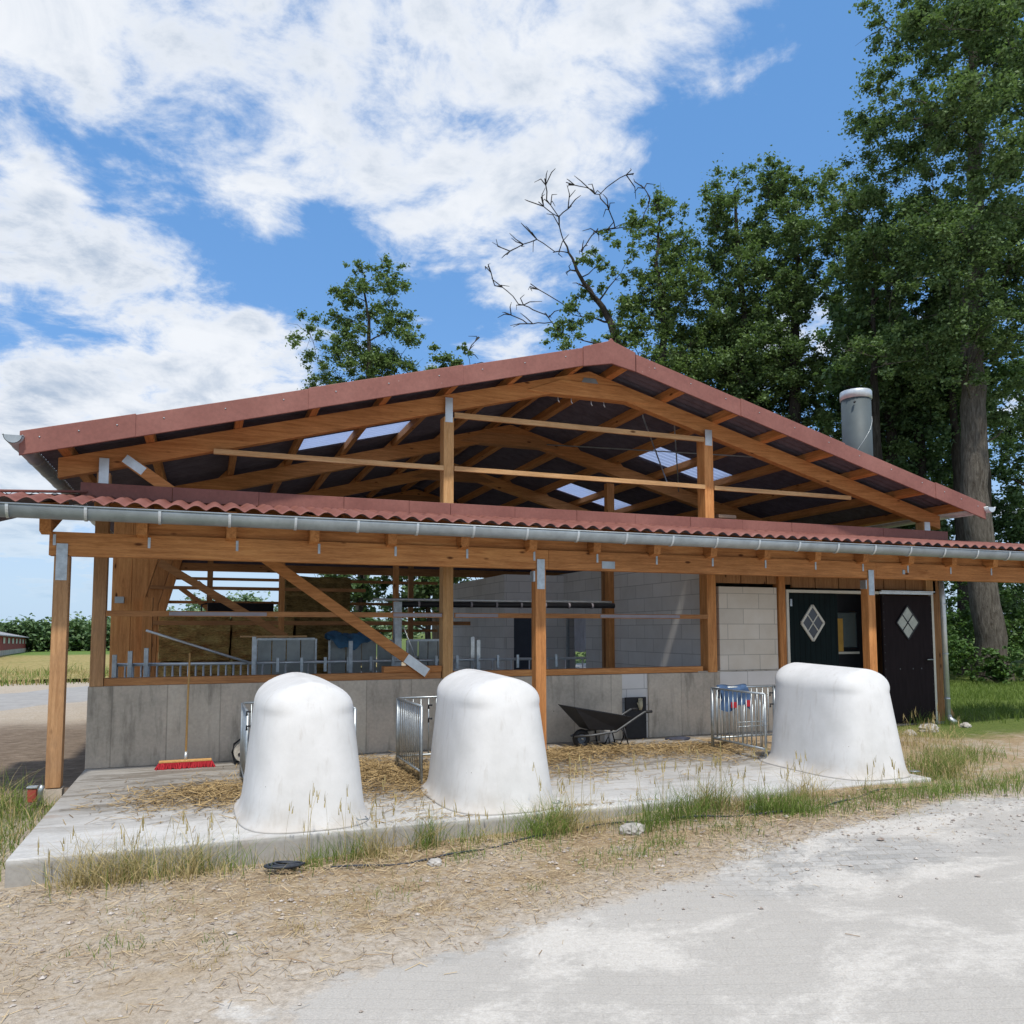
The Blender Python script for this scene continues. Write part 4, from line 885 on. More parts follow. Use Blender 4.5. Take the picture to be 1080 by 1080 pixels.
tag(np_mesh('straw', clipslab(np.concatenate(sv)), 4, straw_m), 'loose straw scattered on the concrete slab behind the hutches', 'straw', kind='stuff')
sl_ = [strands(9000, 2.6, 5.9, 4.6, .95, 0, .015, .06, .0026, gz, 'u'), strands(9000, 3.2, 5.5, 2.2, .45, .01, .015, .07, .0026, gz), strands(2500, 6.2, 6.0, 1.8, .35, .01, .03, .16, .004, gz), strands(3000, 1.0, 6.5, 2, .25, .02, .03, .14, .004, gz), strands(1500, .5, 5.2, 1.5, .6, 0, .02, .12, .004, gz), strands(900, 6.0, 6.55, 1.2, .12, .03, .03, .15, .004, gz)]
v = np.concatenate(sl_).reshape(-1, 4, 3); c = v.mean(1); keep = ~((c[:, 1] > 6.8) & (c[:, 0] < 7.65)) & ~((c[:, 1] < 4.2 + .26 * c[:, 0]) & (rng.uniform(0, 1, len(c)) < .9))
tag(np_mesh('dry_litter', v[keep].reshape(-1, 3), 4, litter_m), 'dry grass litter covering the ground before the slab', 'litter', kind='stuff')
# pebbles
n = 5200; px = rng.uniform(-2.5, 8.5, n); py = rng.normal(6.0, .75, n); keep = ((py < 6.78) | (px > 7.7)) & (py > 3.6 + .1 * px); px, py = px[keep], py[keep]; n = len(px)
r = rng.gamma(1.5, .0032, n) + .002; tet = np.array([[.1, 0, .9], [1, 0, .1], [.35, .95, 0], [-.8, .6, .15], [-.85, -.55, 0], [.3, -.95, .1]])
ang = rng.uniform(0, 6.28, n); ca, sa = np.cos(ang), np.sin(ang); T = tet[None] * r[:, None, None] * np.array([1.2, 1, .7]); Tx = T[..., 0] * ca[:, None] - T[..., 1] * sa[:, None]; Ty = T[..., 0] * sa[:, None] + T[..., 1] * ca[:, None]
P = np.stack([Tx + px[:, None], Ty + py[:, None], T[..., 2] + gz(px, py)[:, None] + r[:, None] * .3], -1)
tri = np.array([[0, 1, 2], [0, 2, 3], [0, 3, 4], [0, 4, 5], [0, 5, 1]]); tag(np_mesh('pebbles', P[:, tri.ravel()].reshape(-1, 3), 3, straw_mat('pebble_tones', (.22, .17, .14), (.42, .38, .34))), 'small pebbles scattered over the sandy ground', 'pebbles', kind='stuff')

def blades(x, y, z, h, lean, w, taper=.85):
    n = len(x); a = rng.uniform(0, 2 * pi, n); b = rng.uniform(0, 2 * pi, n); hz = h * rng.uniform(.55, 1.1, n); ln = hz * np.abs(rng.normal(lean, lean * .6, n))
    out = []
    dx, dy = np.cos(a), np.sin(a); sx, sy = np.cos(b) * w / 2, np.sin(b) * w / 2
    def pt(t, k): # along the blade
        return np.stack([x + dx * ln * t * t + k * sx * (1 - t * taper), y + dy * ln * t * t + k * sy * (1 - t * taper), z + hz * (t - .25 * np.minimum(1, ln / hz) * t * t)], -1)
    ts = [0, .35, .7, 1]
    for t0, t1 in zip(ts[:-1], ts[1:]): out.append(np.stack([pt(t0, -1), pt(t0, 1), pt(t1, 1), pt(t1, -1)], 1))
    return np.concatenate(out).reshape(-1, 3), (x + dx * ln, y + dy * ln, z + hz * (1 - .25 * np.minimum(1, ln / hz)))
G, Dg = [], []
def tuft(x, y, r, n, h, kind='g', lean=.5, w=.0065):
    n = int(n * (.85 if kind == 'g' else 1.3)); h *= 1.3; r *= 1.25; lean = .85 if kind == 'd' else lean
    xx = rng.normal(x, r * .5, n); yy = rng.normal(y, r * .4, n)
    ok = ~((yy > 6.8) & (xx > -1.32) & (xx < 7.62)); xx, yy = xx[ok], yy[ok]
    if len(xx) == 0: return
    (G if kind == 'g' else Dg).append(blades(xx, yy, gz(xx, yy) - .01, h, lean, w)[0])
def seedstalk(x, y, n, h, r=.12):
    xx = rng.normal(x, r, n); yy = np.minimum(rng.normal(y, r * .5, n), 6.79 if -1.4 < x < 7.6 else 99); v, tip = blades(xx, yy, gz(xx, yy) - .01, h * 1.25, .2, .0045, .3); Dg.append(v)
    for k in range(3):   # grass heads
        t = (np.array(tip[0]) + rng.normal(0, .006, len(xx)), np.array(tip[1]) + rng.normal(0, .006, len(xx)), np.array(tip[2]) - .05 - .025 * k); Dg.append(blades(t[0], t[1], t[2], .09, .15, .012)[0])
for (x, y, r, n, h, k) in [(-.85, 6.7, .16, 45, .16, 'd'), (-.6, 6.7, .2, 90, .3, 'd'), (-.5, 6.68, .16, 50, .26, 'g'), (-.2, 6.7, .16, 50, .24, 'g'), (-.15, 6.66, .2, 60, .2, 'd'), (.05, 6.72, .12, 50, .26, 'g'), (.25, 6.7, .14, 45, .22, 'g'), (.1, 6.62, .25, 60, .12, 'd'),
        (.92, 6.66, .2, 120, .16, 'g'), (1.15, 6.66, .15, 90, .22, 'g'), (1.3, 6.6, .2, 60, .14, 'd'), (1.78, 6.68, .12, 110, .26, 'g'), (1.75, 6.68, .12, 30, .3, 'd'), (2.2, 6.66, .2, 80, .16, 'g'), (2.35, 6.6, .25, 70, .12, 'd'), (2.75, 6.6, .2, 220, .26, 'g'), (2.95, 6.62, .15, 120, .3, 'g'), (3.05, 6.6, .2, 80, .26, 'd'), (3.4, 6.6, .15, 40, .2, 'd'),
        (3.75, 6.35, .25, 230, .24, 'g'), (4.05, 6.5, .25, 180, .26, 'g'), (4.3, 6.45, .25, 160, .24, 'g'), (4.5, 6.6, .2, 90, .3, 'g'), (4.7, 6.6, .25, 80, .22, 'd'), (4.95, 6.3, .22, 420, .22, 'g'), (5.2, 6.15, .2, 300, .2, 'g'), (5.5, 6.5, .2, 60, .26, 'd'), (3.3, 5.75, .25, 160, .08, 'g'), (3.6, 5.9, .2, 160, .08, 'g'), (2.9, 5.6, .3, 80, .07, 'g'), (2.6, 6.2, .3, 120, .07, 'g'), (2.0, 6.25, .15, 90, .08, 'g'),
        (4.3, 5.95, .25, 180, .09, 'g'), (5.7, 6.15, .3, 200, .12, 'g'), (6.3, 6.2, .3, 260, .14, 'g'), (6.8, 6.2, .3, 260, .16, 'g'), (7.3, 6.2, .35, 280, .16, 'g'), (7.9, 6.25, .35, 240, .15, 'g'), (8.5, 6.4, .4, 200, .15, 'g'), (7.85, 6.95, .25, 160, .3, 'g'), (8.1, 7.2, .3, 220, .26, 'g'), (8.5, 7.5, .35, 240, .24, 'g'), (9.0, 7.6, .35, 220, .2, 'g'), (9.6, 7.8, .4, 180, .18, 'g'), (8.2, 7.3, .4, 160, .3, 'd'), (9.1, 8.6, .4, 120, .26, 'd'), (9.9, 9.0, .6, 160, .2, 'd'), (8.0, 6.95, .3, 120, .24, 'd'),
        (.1, 5.2, .15, 30, .05, 'g'), (-.5, 5.35, .12, 40, .06, 'g'), (-.3, 5.3, .1, 30, .05, 'g'), (.95, 5.6, .2, 40, .05, 'd'), (1.3, 5.75, .25, 60, .06, 'g'), (2.2, 5.35, .12, 40, .05, 'g'), (.6, 5.2, .15, 30, .05, 'd'), (0.1, 4.9, .2, 40, .04, 'd'), (11.9, 10.9, .2, 160, .25, 'g'), (12.3, 10.7, .15, 80, .2, 'g'), (10.3, 10.6, .3, 120, .2, 'g')]:
    tuft(x, y, r, n, h, k)
for (x, y, n, h) in [(.75, 6.66, 4, .42), (1.0, 6.66, 5, .5), (1.2, 6.66, 6, .5), (1.35, 6.66, 4, .42), (1.78, 6.7, 4, .4), (2.2, 6.7, 3, .32), (2.5, 6.68, 4, .3), (2.98, 6.66, 9, .58), (3.15, 6.64, 7, .5), (3.9, 6.6, 8, .45), (4.3, 6.6, 9, .48), (4.6, 6.65, 8, .5), (5.0, 6.6, 8, .45), (5.4, 6.6, 5, .4), (5.6, 6.6, 5, .36), (-.5, 6.72, 8, .42), (-.15, 6.72, 6, .4), (.1, 6.72, 4, .42), (-.9, 6.72, 4, .3), (8.1, 7.1, 10, .5), (8.5, 7.6, 10, .5), (9.2, 8.3, 10, .5), (6.6, 6.5, 6, .3), (7.4, 6.5, 6, .34)]: seedstalk(x, y, n, h)
n = 1500; xx = rng.uniform(-1.1, 9, n); yy = 6.62 + rng.normal(0, .16, n) - .25 * ss(3, 5, xx) * rng.uniform(0, 1, n); k = (yy < 6.8) & (rng.uniform(0, 1, n) < .35 + .65 * np.abs(np.sin(xx * 2.3) * np.sin(xx * .7 + 1))); xx, yy = xx[k], yy[k]; m_ = rng.uniform(0, 1, len(xx)) < .45
G.append(blades(xx[m_], yy[m_], gz(xx[m_], yy[m_]) - .01, rng.uniform(.06, .3, m_.sum()), .5, .006)[0]); Dg.append(blades(xx[~m_], yy[~m_], gz(xx[~m_], yy[~m_]) - .01, rng.uniform(.06, .34, (~m_).sum()), .7, .006)[0])
n = 2600; xx = rng.uniform(-2, 8.5, n); yy = rng.normal(5.9, .55, n); k = (yy < 6.75) & (yy > 4.4 + .2 * xx) & (np.sin(xx * 3.1 + 2 * yy) * np.sin(yy * 4 - xx) > .35); xx, yy = xx[k], yy[k]; m_ = rng.uniform(0, 1, len(xx)) < .5
G.append(blades(xx[m_], yy[m_], gz(xx[m_], yy[m_]) - .005, .06, .7, .005)[0]); Dg.append(blades(xx[~m_], yy[~m_], gz(xx[~m_], yy[~m_]) - .005, .07, .9, .005)[0])
for x_, n_ in ((-.75, 90), (-.45, 120), (-.05, 70), (1.35, 60), (3.0, 90), (4.55, 70), (5.75, 60)): tuft(x_, 6.66, .14, n_, .3, 'd')
# tall grass along the left side of the slab, lawn on the right, rough verge beyond the road
n = 3600; xx = rng.uniform(-3.4, -1.36, n); yy = rng.uniform(6.6, 10.2, n); k = rng.uniform(0, 1, n) < ss(6.3, 7.4, yy) * .9; xx, yy = xx[k], yy[k]; h = .34 * ss(-1.2, -2.0, xx) + .1
for sel, lst in ((rng.uniform(0, 1, len(xx)) < .66, G), (None, Dg)):
    s_ = sel if sel is not None else ~prev; prev = s_
    lst.append(blades(xx[s_], yy[s_], gz(xx[s_], yy[s_]) - .01, h[s_] * 1.1, .6, .009)[0])
n = 26000; xx = rng.uniform(11.0, 24, n); yy = rng.uniform(9.9, 19, n); k = (rng.uniform(0, 1, n) < ss(10.2, 11.5, yy + .25 * (xx - 13)) * 1) & ~((xx < 12.7) & (yy > 10.8)) & (xx > 10.9 + 0 * yy); xx, yy = xx[k], yy[k]
G.append(blades(xx, yy, gz(xx, yy) - .01, .2, .5, .016)[0])
n = 9000; xx = rng.uniform(-16, -3, n); yy = rng.uniform(27, 44, n); k = yy > 34.2 + (xx + 3) * .45; xx, yy = xx[k], yy[k]; sel = rng.uniform(0, 1, len(xx)) < .45
G.append(blades(xx[sel], yy[sel], gz(xx[sel], yy[sel]), .5 * (.4 + np.abs(np.sin(xx[sel] * 1.3) * np.sin(yy[sel] * .9))), .5, .04)[0]); Dg.append(blades(xx[~sel], yy[~sel], gz(xx[~sel], yy[~sel]), .42, .5, .035)[0])
tag(np_mesh('green_grass', np.concatenate(G), 4, grass_g), 'green grass tufts along the slab edge, lawn and verge', 'grass', kind='stuff')
tag(np_mesh('dry_grass', np.concatenate(Dg), 4, grass_d), 'dry straw-coloured grass stalks with seed heads along the slab', 'grass', kind='stuff')

# ------------------------------------------------------------------ trees
def leaves(centers, radii, counts, size, flat=.75):
    out = []
    idx = np.repeat(np.arange(len(centers)), counts); n = len(idx); c = np.asarray(centers)[idx]; r = np.asarray(radii)[idx][:, None]
    d = rng.normal(0, 1, (n, 3)); d /= np.linalg.norm(d, axis=1)[:, None]; rad = np.minimum(2.2, np.abs(rng.normal(0, .62, n)))[:, None]
    p = c + d * rad * r * np.array([1, 1, flat])
    up = rng.normal(0, .55, (n, 3)) + np.array([0, 0, .8]); up /= np.linalg.norm(up, axis=1)[:, None]
    t = rng.normal(0, 1, (n, 3)); t -= (t * up).sum(1)[:, None] * up; t /= np.linalg.norm(t, axis=1)[:, None]; b = np.cross(up, t)
    L = size * rng.uniform(.6, 1.25, n)[:, None]; W = L * .62
    return np.stack([p - t * L * .5, p + b * W * .5 - t * L * .05 + up * L * .08, p + t * L * .5, p - b * W * .5 - t * L * .05 + up * L * .08], 1).reshape(-1, 3)

def make_tree(name, label, trunk, tr, clumps, leaf_n, leaf_size, leafmat, group='tall trees behind the barn', flat=.75, cat='tree', twigs=2, bare=(), sides=12):
    """trunk: polyline, tr: radii; clumps: (x,y,z,r); every clump is reached by a branch grown from the nearest wood"""
    base = Vector(trunk[0]); root = empty(name, base, label, cat, group)
    m = MB(); nodes, nr = [], []
    tp = [Vector(p) for p in trunk]
    fine, fr = [], []
    for i in range(len(tp) - 1):
        for k in range(6):
            t = k / 6; fine.append(tp[i].lerp(tp[i + 1], t) + (Vector((random.gauss(0, .04), random.gauss(0, .04), 0)) if (i or k) else Vector())); fr.append(tr[i] + (tr[i + 1] - tr[i]) * t)
    fine.append(tp[-1]); fr.append(tr[-1]); fr[0] *= 1.25; fr[1] *= 1.08
    m.tube(fine, fr, sides, True, True)
    z0 = tp[0].z + (tp[-1].z - tp[0].z) * .12
    for p, r in zip(fine, fr):
        if p.z > z0: nodes.append(p); nr.append(r)
    todo = [(Vector(c[:3]), c[3], True) for c in clumps] + [(Vector(b), 0, False) for b in bare]
    todo.sort(key=lambda c: min((c[0] - p).length for p in nodes))
    for c, r, leafy in todo:
        N = np.array([p[:] for p in nodes]); dv = np.array(c[:]) - N; dist = np.linalg.norm(dv, axis=1); cost = dist + np.maximum(0, .35 * dist - dv[:, 2]) * 1.0 - .4 * np.minimum(np.array(nr), .3) * 3
        k = int(np.argmin(cost)); a = nodes[k]; ra = nr[k]; L = (c - a).length
        if L < .05: continue
        r0 = min(ra * .72, .024 + .017 * L + (.03 if not leafy else 0)); mid = a.lerp(c, .5) + Vector((random.gauss(0, .09), random.gauss(0, .09), random.gauss(.06, .06))) * L
        pts, rs = [], []; ns = max(3, min(9, int(L / .5) + 2))
        for j in range(ns + 1):
            t = j / ns; p = a * (1 - t) ** 2 + mid * 2 * t * (1 - t) + c * t * t
            if 0 < j: p = p + Vector((random.gauss(0, .03), random.gauss(0, .03), random.gauss(0, .03))) * min(1, L * .6)
            pts.append(p); rs.append(max(.012 if leafy else .026, r0 * (1 - .75 * t)))
        m.tube(pts, rs, 6 if r0 > .04 else 4, False, True)
        for p, q in list(zip(pts, rs))[1:]: nodes.append(p); nr.append(q)
        for _ in range(twigs):
            e = c + Vector((random.gauss(0, 1), random.gauss(0, 1), random.gauss(.2, .8))) * (r * .7 if leafy else .35); q = c.lerp(e, .5) + Vector((random.gauss(0, .06), random.gauss(0, .06), .04)); m.tube([pts[-2], q, e], [.014, .01, .005] if leafy else [.03, .024, .012], 3, False, True)
    m.build('trunk', bark if sides == 20 else bark_dark, root, fix=False)
    C, Rr = [], []
    for c in clumps:
        for _ in range(7):
            e = rng.normal(0, .62, 3) * np.array([1, 1, .75]); C.append(np.array(c[:3]) + e * c[3]); Rr.append(c[3] * rng.uniform(.28, .62))
    C = np.array(C); Rr = np.array(Rr); cnt = np.maximum(4, (leaf_n * Rr ** 2 / (Rr ** 2).sum()).astype(int))
    np_mesh('crown', leaves(C, Rr, cnt, leaf_size, flat), 4, leafmat, root)
    return root

def ell(n, c, r, rc=(.5, .9), hollow=.45, sd=0, keep=None):
    g = np.random.default_rng(sd); out = []
    while len(out) < n:
        d = g.normal(0, 1, 3); d /= np.linalg.norm(d); rad = hollow + (1 - hollow) * g.uniform() ** .6
        p = np.array(c) + d * rad * np.array(r)
        if keep and not keep(p): continue
        out.append((*p, g.uniform(*rc)))
    return out

# big oak on the right with the bare lower trunk
cl = ell(130, (24.6, 19.2, 17.8), (4.7, 4.5, 9.5), (.6, 1.1), .35, 3) + ell(60, (22.9, 17.2, 17.5), (3.2, 2.2, 7.5), (.6, 1.05), .2, 33) + ell(26, (26.5, 18.2, 11.5), (4.0, 3.5, 2.4), (.5, .9), .2, 4) + ell(14, (22.0, 19.6, 11.0), (2.2, 2, 1.6), (.45, .75), .2, 5)
make_tree('oak_tree', 'largest oak at the right edge with a thick bare lower trunk', [(23.88, 18.9, -.2), (23.7, 18.95, 3), (23.55, 19.0, 7), (23.75, 19.0, 11), (24.3, 19.1, 15), (24.5, 19.2, 20), (24.6, 19.2, 24)], [.50, .43, .40, .35, .27, .18, .07], cl, 270000, .13, leaf_oak, sides=20)
# two oaks standing close behind the barn roof on the right
cl = ell(70, (22.7, 26.3, 14.5), (2.7, 2.8, 6.6), (.5, .9), .25, 6) + ell(8, (22.0, 26.4, 20.3), (.8, .9, 1.0), (.4, .6), .2, 7)
make_tree('oak_tree', 'leafy oak directly above the right roof slope, left of the flue', [(22.4, 26.4, -.1), (22.3, 26.4, 6), (22.6, 26.3, 12), (22.8, 26.2, 17), (22.3, 26.3, 20.5)], [.34, .3, .22, .13, .04], cl, 80000, .14, leaf_oak)
cl = ell(64, (20.8, 27.4, 14.8), (2.1, 2.2, 6.8), (.5, .85), .25, 65)
make_tree('oak_tree', 'tall leafy oak between the thin-crowned oak and the one above the right roof slope', [(20.9, 27.6, -.1), (20.7, 27.5, 7), (20.9, 27.4, 14), (20.7, 27.4, 20.5)], [.3, .25, .16, .04], cl, 48000, .14, leaf_oak)
cl = ell(34, (26.0, 24.6, 14.0), (2.3, 2.4, 6.0), (.5, .85), .25, 61)
make_tree('oak_tree', 'leafy oak between the flue and the largest oak', [(26.1, 24.9, -.1), (26.0, 24.7, 7), (26.1, 24.6, 14), (26.0, 24.6, 19.5)], [.3, .25, .16, .04], cl, 60000, .14, leaf_oak)
# thin crowned oak with visible limbs, and the half dead one beside it
cl = [(17.2, 29.1, 18.8, .6), (17.8, 28.9, 19.8, .55), (18.6, 28.6, 19.6, .5), (18.9, 28.4, 18.2, .65), (18.3, 28.8, 17.0, .7), (17.0, 29.2, 16.9, .55), (16.6, 29.2, 15.6, .6), (19.3, 28.2, 16.2, .7), (19.6, 28.2, 14.6, .7), (17.6, 28.9, 14.6, .7), (16.9, 29.1, 13.4, .7), (18.4, 28.6, 13.2, .8), (19.6, 28.1, 12.5, .8), (17.5, 28.9, 11.6, .8), (18.8, 28.5, 10.9, .9), (17.9, 28.8, 15.9, .45), (20.2, 28, 17.4, .6), (20.5, 27.8, 15.5, .7), (20.4, 27.8, 13.6, .8), (16.4, 29.3, 12.0, .7), (16.2, 29.4, 14.2, .4), (20, 28, 19, .5), (16.0, 29.5, 11.0, .8), (19.9, 27.9, 10.8, .9)] + ell(30, (18.4, 28.5, 13.6), (2.1, 2.0, 4.2), (.5, .8), .2, 62) + ell(34, (19.2, 29.0, 14.8), (2.2, 2.0, 4.6), (.5, .85), .2, 64)
make_tree('oak_tree', 'thin-crowned oak with visible crooked limbs right of the half dead tree', [(17.9, 28.8, -.1), (17.8, 28.8, 6), (17.6, 28.9, 11), (18.0, 28.8, 14.5), (17.7, 28.9, 17.5), (17.9, 28.9, 19.6)], [.3, .26, .2, .15, .08, .03], cl, 46000, .14, leaf_light, twigs=3)
dead = [(11.0, 31.6, 17.3), (11.5, 32.1, 16.7), (11.8, 31.5, 17.9), (12.4, 31.7, 18.4), (13.0, 31.7, 16.8), (13.0, 30.1, 20.8), (12.8, 30.2, 19.8), (14.6, 31.1, 21.4), (13.8, 30.4, 19.4), (12.7, 30.8, 18.7), (12.8, 32.6, 16.3), (12.8, 31.6, 15.0), (12.1, 32.5, 15.7), (14.9, 30.5, 18.2), (15.4, 30.4, 21.0), (15.6, 29.4, 19.8), (17.1, 29.7, 21.6), (17.6, 30.0, 21.4), (16.3, 30.0, 19.2), (17.9, 29.7, 20.7), (14.0, 31.3, 18.3), (14.1, 29.8, 19.7), (15.8, 30.7, 19.4), (13.6, 31.5, 15.5), (13.3, 30.6, 20.2), (14.6, 29.8, 16.3), (14.7, 31.5, 17.6)]
cl = [(15.0, 30.5, 17.9, 0.45), (14.9, 31.3, 15.6, 0.6), (15.8, 31.3, 16.6, 0.5), (14.3, 31.6, 14.8, 0.65), (16.4, 31.0, 19.2, 0.4), (16.4, 29.8, 17.0, 0.45), (18.6, 29.7, 20.6, 0.6), (17.8, 29.2, 19.4, 0.5), (19.0, 30.0, 19.1, 0.65), (16.4, 31.1, 15.7, 0.4), (16.6, 28.9, 17.8, 0.45), (17.2, 28.9, 16.3, 0.6), (16.1, 29.7, 14.3, 0.5), (17.4, 31.0, 16.1, 0.65), (18.0, 29.3, 17.2, 0.4), (18.5, 29.7, 15.6, 0.45), (17.3, 29.4, 14.7, 0.6), (19.1, 29.2, 14.6, 0.5), (14.8, 30.6, 14.2, 0.65), (15.5, 30.0, 17.4, 0.4), (19.0, 29.3, 16.8, 0.45), (17.3, 29.8, 19.6, 0.6)]
make_tree('half_dead_tree', 'half dead tree with bare crooked branches above the roof ridge', [(17.5, 31, -.1), (17.3, 30.4, 8.5), (16.9, 30.2, 13.2), (16.0, 30.3, 15.4), (14.9, 30.6, 17.0), (14.2, 30.8, 18.6)], [.3, .26, .2, .14, .08, .03], cl, 15000, .15, leaf_light, bare=dead, twigs=3)
# isolated crown above the left roof slope
cl = ell(16, (6.6, 37.2, 15.2), (2.6, 2, 2.6), (.5, .8), .3, 63) + [(7.6, 36.9, 19.1, .55), (5.8, 37.6, 17.7, .6), (8.3, 36.7, 18.3, .5), (6.7, 37.2, 17.7, .7), (7.3, 37.0, 18.5, .6), (6.4, 37.4, 18.9, .5), (7.9, 36.8, 17.4, .7), (8.4, 36.6, 16.6, .65), (6.0, 37.6, 16.4, .7), (7.0, 37.1, 16.5, .8), (7.9, 36.8, 15.8, .8), (5.4, 37.8, 15.0, .8), (4.7, 38.0, 14.4, .7), (6.3, 37.4, 14.8, .9), (7.3, 37, 14.4, .9), (8.3, 36.7, 14.4, .7), (5.4, 37.8, 13.4, .9), (4.4, 38.1, 13.1, .6), (6.6, 37.3, 13.0, 1), (8.8, 36.5, 15.4, .5), (6.2, 37.4, 17.5, .45)]
make_tree('young_oak', 'single loose-crowned oak above the left roof slope against the sky', [(6.7, 37.2, -.4), (6.8, 37.2, 6), (6.9, 37.1, 12), (6.9, 37.1, 16), (6.7, 37.2, 18.6)], [.28, .24, .15, .08, .03], cl, 34000, .145, leaf_light, twigs=3)
cl = [(9.6, 36.2, 13.9, .6), (10.3, 35.9, 14.5, .55), (10.9, 35.7, 14.0, .5), (11.1, 35.6, 15.0, .3), (10.1, 36.0, 13.1, .8), (9.0, 36.4, 13.2, .6), (10.8, 35.7, 12.8, .6)]
make_tree('young_oak', 'low oak crown just above the roof, right of the single loose-crowned oak', [(10.0, 36, -.4), (10.0, 36, 7), (10.1, 36, 12.5)], [.2, .15, .05], cl, 10000, .145, leaf_light, bare=[(11.9, 35.4, 15.6), (11.4, 35.6, 14.9), (11.7, 35.4, 14.3)])
# darker wood behind
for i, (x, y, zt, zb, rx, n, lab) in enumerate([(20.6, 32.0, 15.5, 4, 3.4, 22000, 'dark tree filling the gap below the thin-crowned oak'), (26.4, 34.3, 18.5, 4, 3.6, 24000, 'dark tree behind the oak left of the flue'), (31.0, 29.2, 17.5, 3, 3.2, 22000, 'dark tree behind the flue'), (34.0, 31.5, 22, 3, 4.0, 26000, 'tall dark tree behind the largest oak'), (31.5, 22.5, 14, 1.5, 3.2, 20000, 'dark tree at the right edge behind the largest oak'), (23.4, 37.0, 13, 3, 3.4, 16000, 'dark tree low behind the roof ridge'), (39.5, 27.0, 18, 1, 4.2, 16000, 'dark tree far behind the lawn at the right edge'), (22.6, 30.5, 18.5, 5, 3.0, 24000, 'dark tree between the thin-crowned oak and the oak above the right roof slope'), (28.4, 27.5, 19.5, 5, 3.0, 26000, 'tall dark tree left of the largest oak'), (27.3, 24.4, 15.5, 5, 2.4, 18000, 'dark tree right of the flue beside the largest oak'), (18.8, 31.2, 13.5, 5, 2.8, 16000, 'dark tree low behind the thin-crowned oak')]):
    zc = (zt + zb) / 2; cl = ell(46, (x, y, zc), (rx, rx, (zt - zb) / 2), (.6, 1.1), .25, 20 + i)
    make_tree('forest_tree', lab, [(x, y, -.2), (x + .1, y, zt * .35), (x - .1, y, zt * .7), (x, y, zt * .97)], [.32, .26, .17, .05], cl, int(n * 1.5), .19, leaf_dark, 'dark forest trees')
for i, (x, y, lab) in enumerate([(26.8, 22.4, 'slim dark trunk left of the largest oak trunk'), (27.3, 21.6, 'second slim dark trunk close beside the largest oak'), (22.2, 21.7, 'slim trunk just right of the barn corner')]):
    cl = ell(10, (x, y, 12.5), (1.6, 1.6, 3.2), (.6, .9), .2, 40 + i)
    make_tree('forest_tree', lab, [(x, y, -.2), (x + .1, y, 5), (x, y, 10), (x + .1, y, 14)], [.22, .2, .14, .05], cl, 5000, .23, leaf_dark, 'dark forest trees')
# trees seen through the open bays
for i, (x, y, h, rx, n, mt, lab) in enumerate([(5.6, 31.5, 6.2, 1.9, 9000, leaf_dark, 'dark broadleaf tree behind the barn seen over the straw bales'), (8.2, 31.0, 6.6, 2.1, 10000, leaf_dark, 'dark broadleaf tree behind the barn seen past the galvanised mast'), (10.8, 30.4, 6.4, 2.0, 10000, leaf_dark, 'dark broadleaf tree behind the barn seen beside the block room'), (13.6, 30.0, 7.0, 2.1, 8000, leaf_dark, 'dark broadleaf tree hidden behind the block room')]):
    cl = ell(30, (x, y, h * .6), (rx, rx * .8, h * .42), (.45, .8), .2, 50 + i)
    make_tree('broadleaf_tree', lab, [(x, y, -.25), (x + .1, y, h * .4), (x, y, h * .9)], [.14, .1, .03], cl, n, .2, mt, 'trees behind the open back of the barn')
# shrubs at the wood edge, right
for i, (x, y, h, r, lab) in enumerate([(19.0, 19.0, 2.6, 1.5, 'bushy shrub right behind the barn corner'), (21.2, 19.2, 3.0, 1.6, 'bushy shrub left of the largest oak trunk'), (25.9, 18.4, 2.4, 1.5, 'bushy shrub right of the largest oak trunk'), (24.4, 21.5, 3.6, 1.9, 'tall shrub behind the largest oak trunk'), (28.2, 19.0, 3.6, 2.0, 'tall shrub at the right edge'), (18.6, 22.4, 3.4, 2.0, 'tall shrub behind the barn corner in shade'), (27.5, 17.0, 1.2, 1.0, 'low shrub at the right edge of the lawn'), (22.3, 17.6, 1.0, .8, 'low leafy shrub at the foot of the largest oak'), (24.9, 17.4, 1.1, .8, 'low leafy shrub right of the largest oak foot')]):
    cl = ell(26 if h > 1.5 else 12, (x, y, h * .5), (r, r * .8, h * .5), (.3, .6) if h > 1.5 else (.2, .4), .25, 70 + i)
    make_tree('shrub', lab, [(x, y, -.15), (x + .05, y, h * .4), (x, y, h * .8)], [.06, .05, .02], cl, 9000 if h > 1.5 else 2600, .13, leaf_shrub, 'shrubs along the wood edge', cat='shrub', twigs=1, sides=6)
# undergrowth mass of the wood behind
C_, R_ = [], []
for k in range(230):
    a = rng.uniform(0, 1); x = 17 + 34 * a + rng.normal(0, 1.0); y = 27.5 - 4.0 * a + rng.uniform(0, 7); z = abs(rng.normal(0, 2.2)) + .3
    C_.append((x, y, z)); R_.append(rng.uniform(.8, 1.4))
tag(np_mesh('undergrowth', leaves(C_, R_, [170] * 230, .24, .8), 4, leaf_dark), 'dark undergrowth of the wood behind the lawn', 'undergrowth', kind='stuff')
# white umbels
fl = empty('hogweed_plant', (16.0, 16.6, 0), 'white-flowered umbel plant at the edge of the lawn before the shrubs', 'plant')
t, s_ = MB(), MB()
for k in range(9):
    x, y, z = 15.9 + random.uniform(-.35, .45), 16.6 + random.uniform(-.2, .2), random.uniform(.35, .62); s_.tube([(16.0, 16.6, 0), (x, y, z)], .008, 4)
    for j in range(26):
        a = random.uniform(0, 6.28); r = .12 * math.sqrt(random.random()); t.beam((x + r * cos(a), y + r * sin(a), z), (x + r * cos(a) + .03, y + r * sin(a), z + .012), .03, .006)
s_.build('stem', grass_g, fl); t.build('blossom', petal, fl)

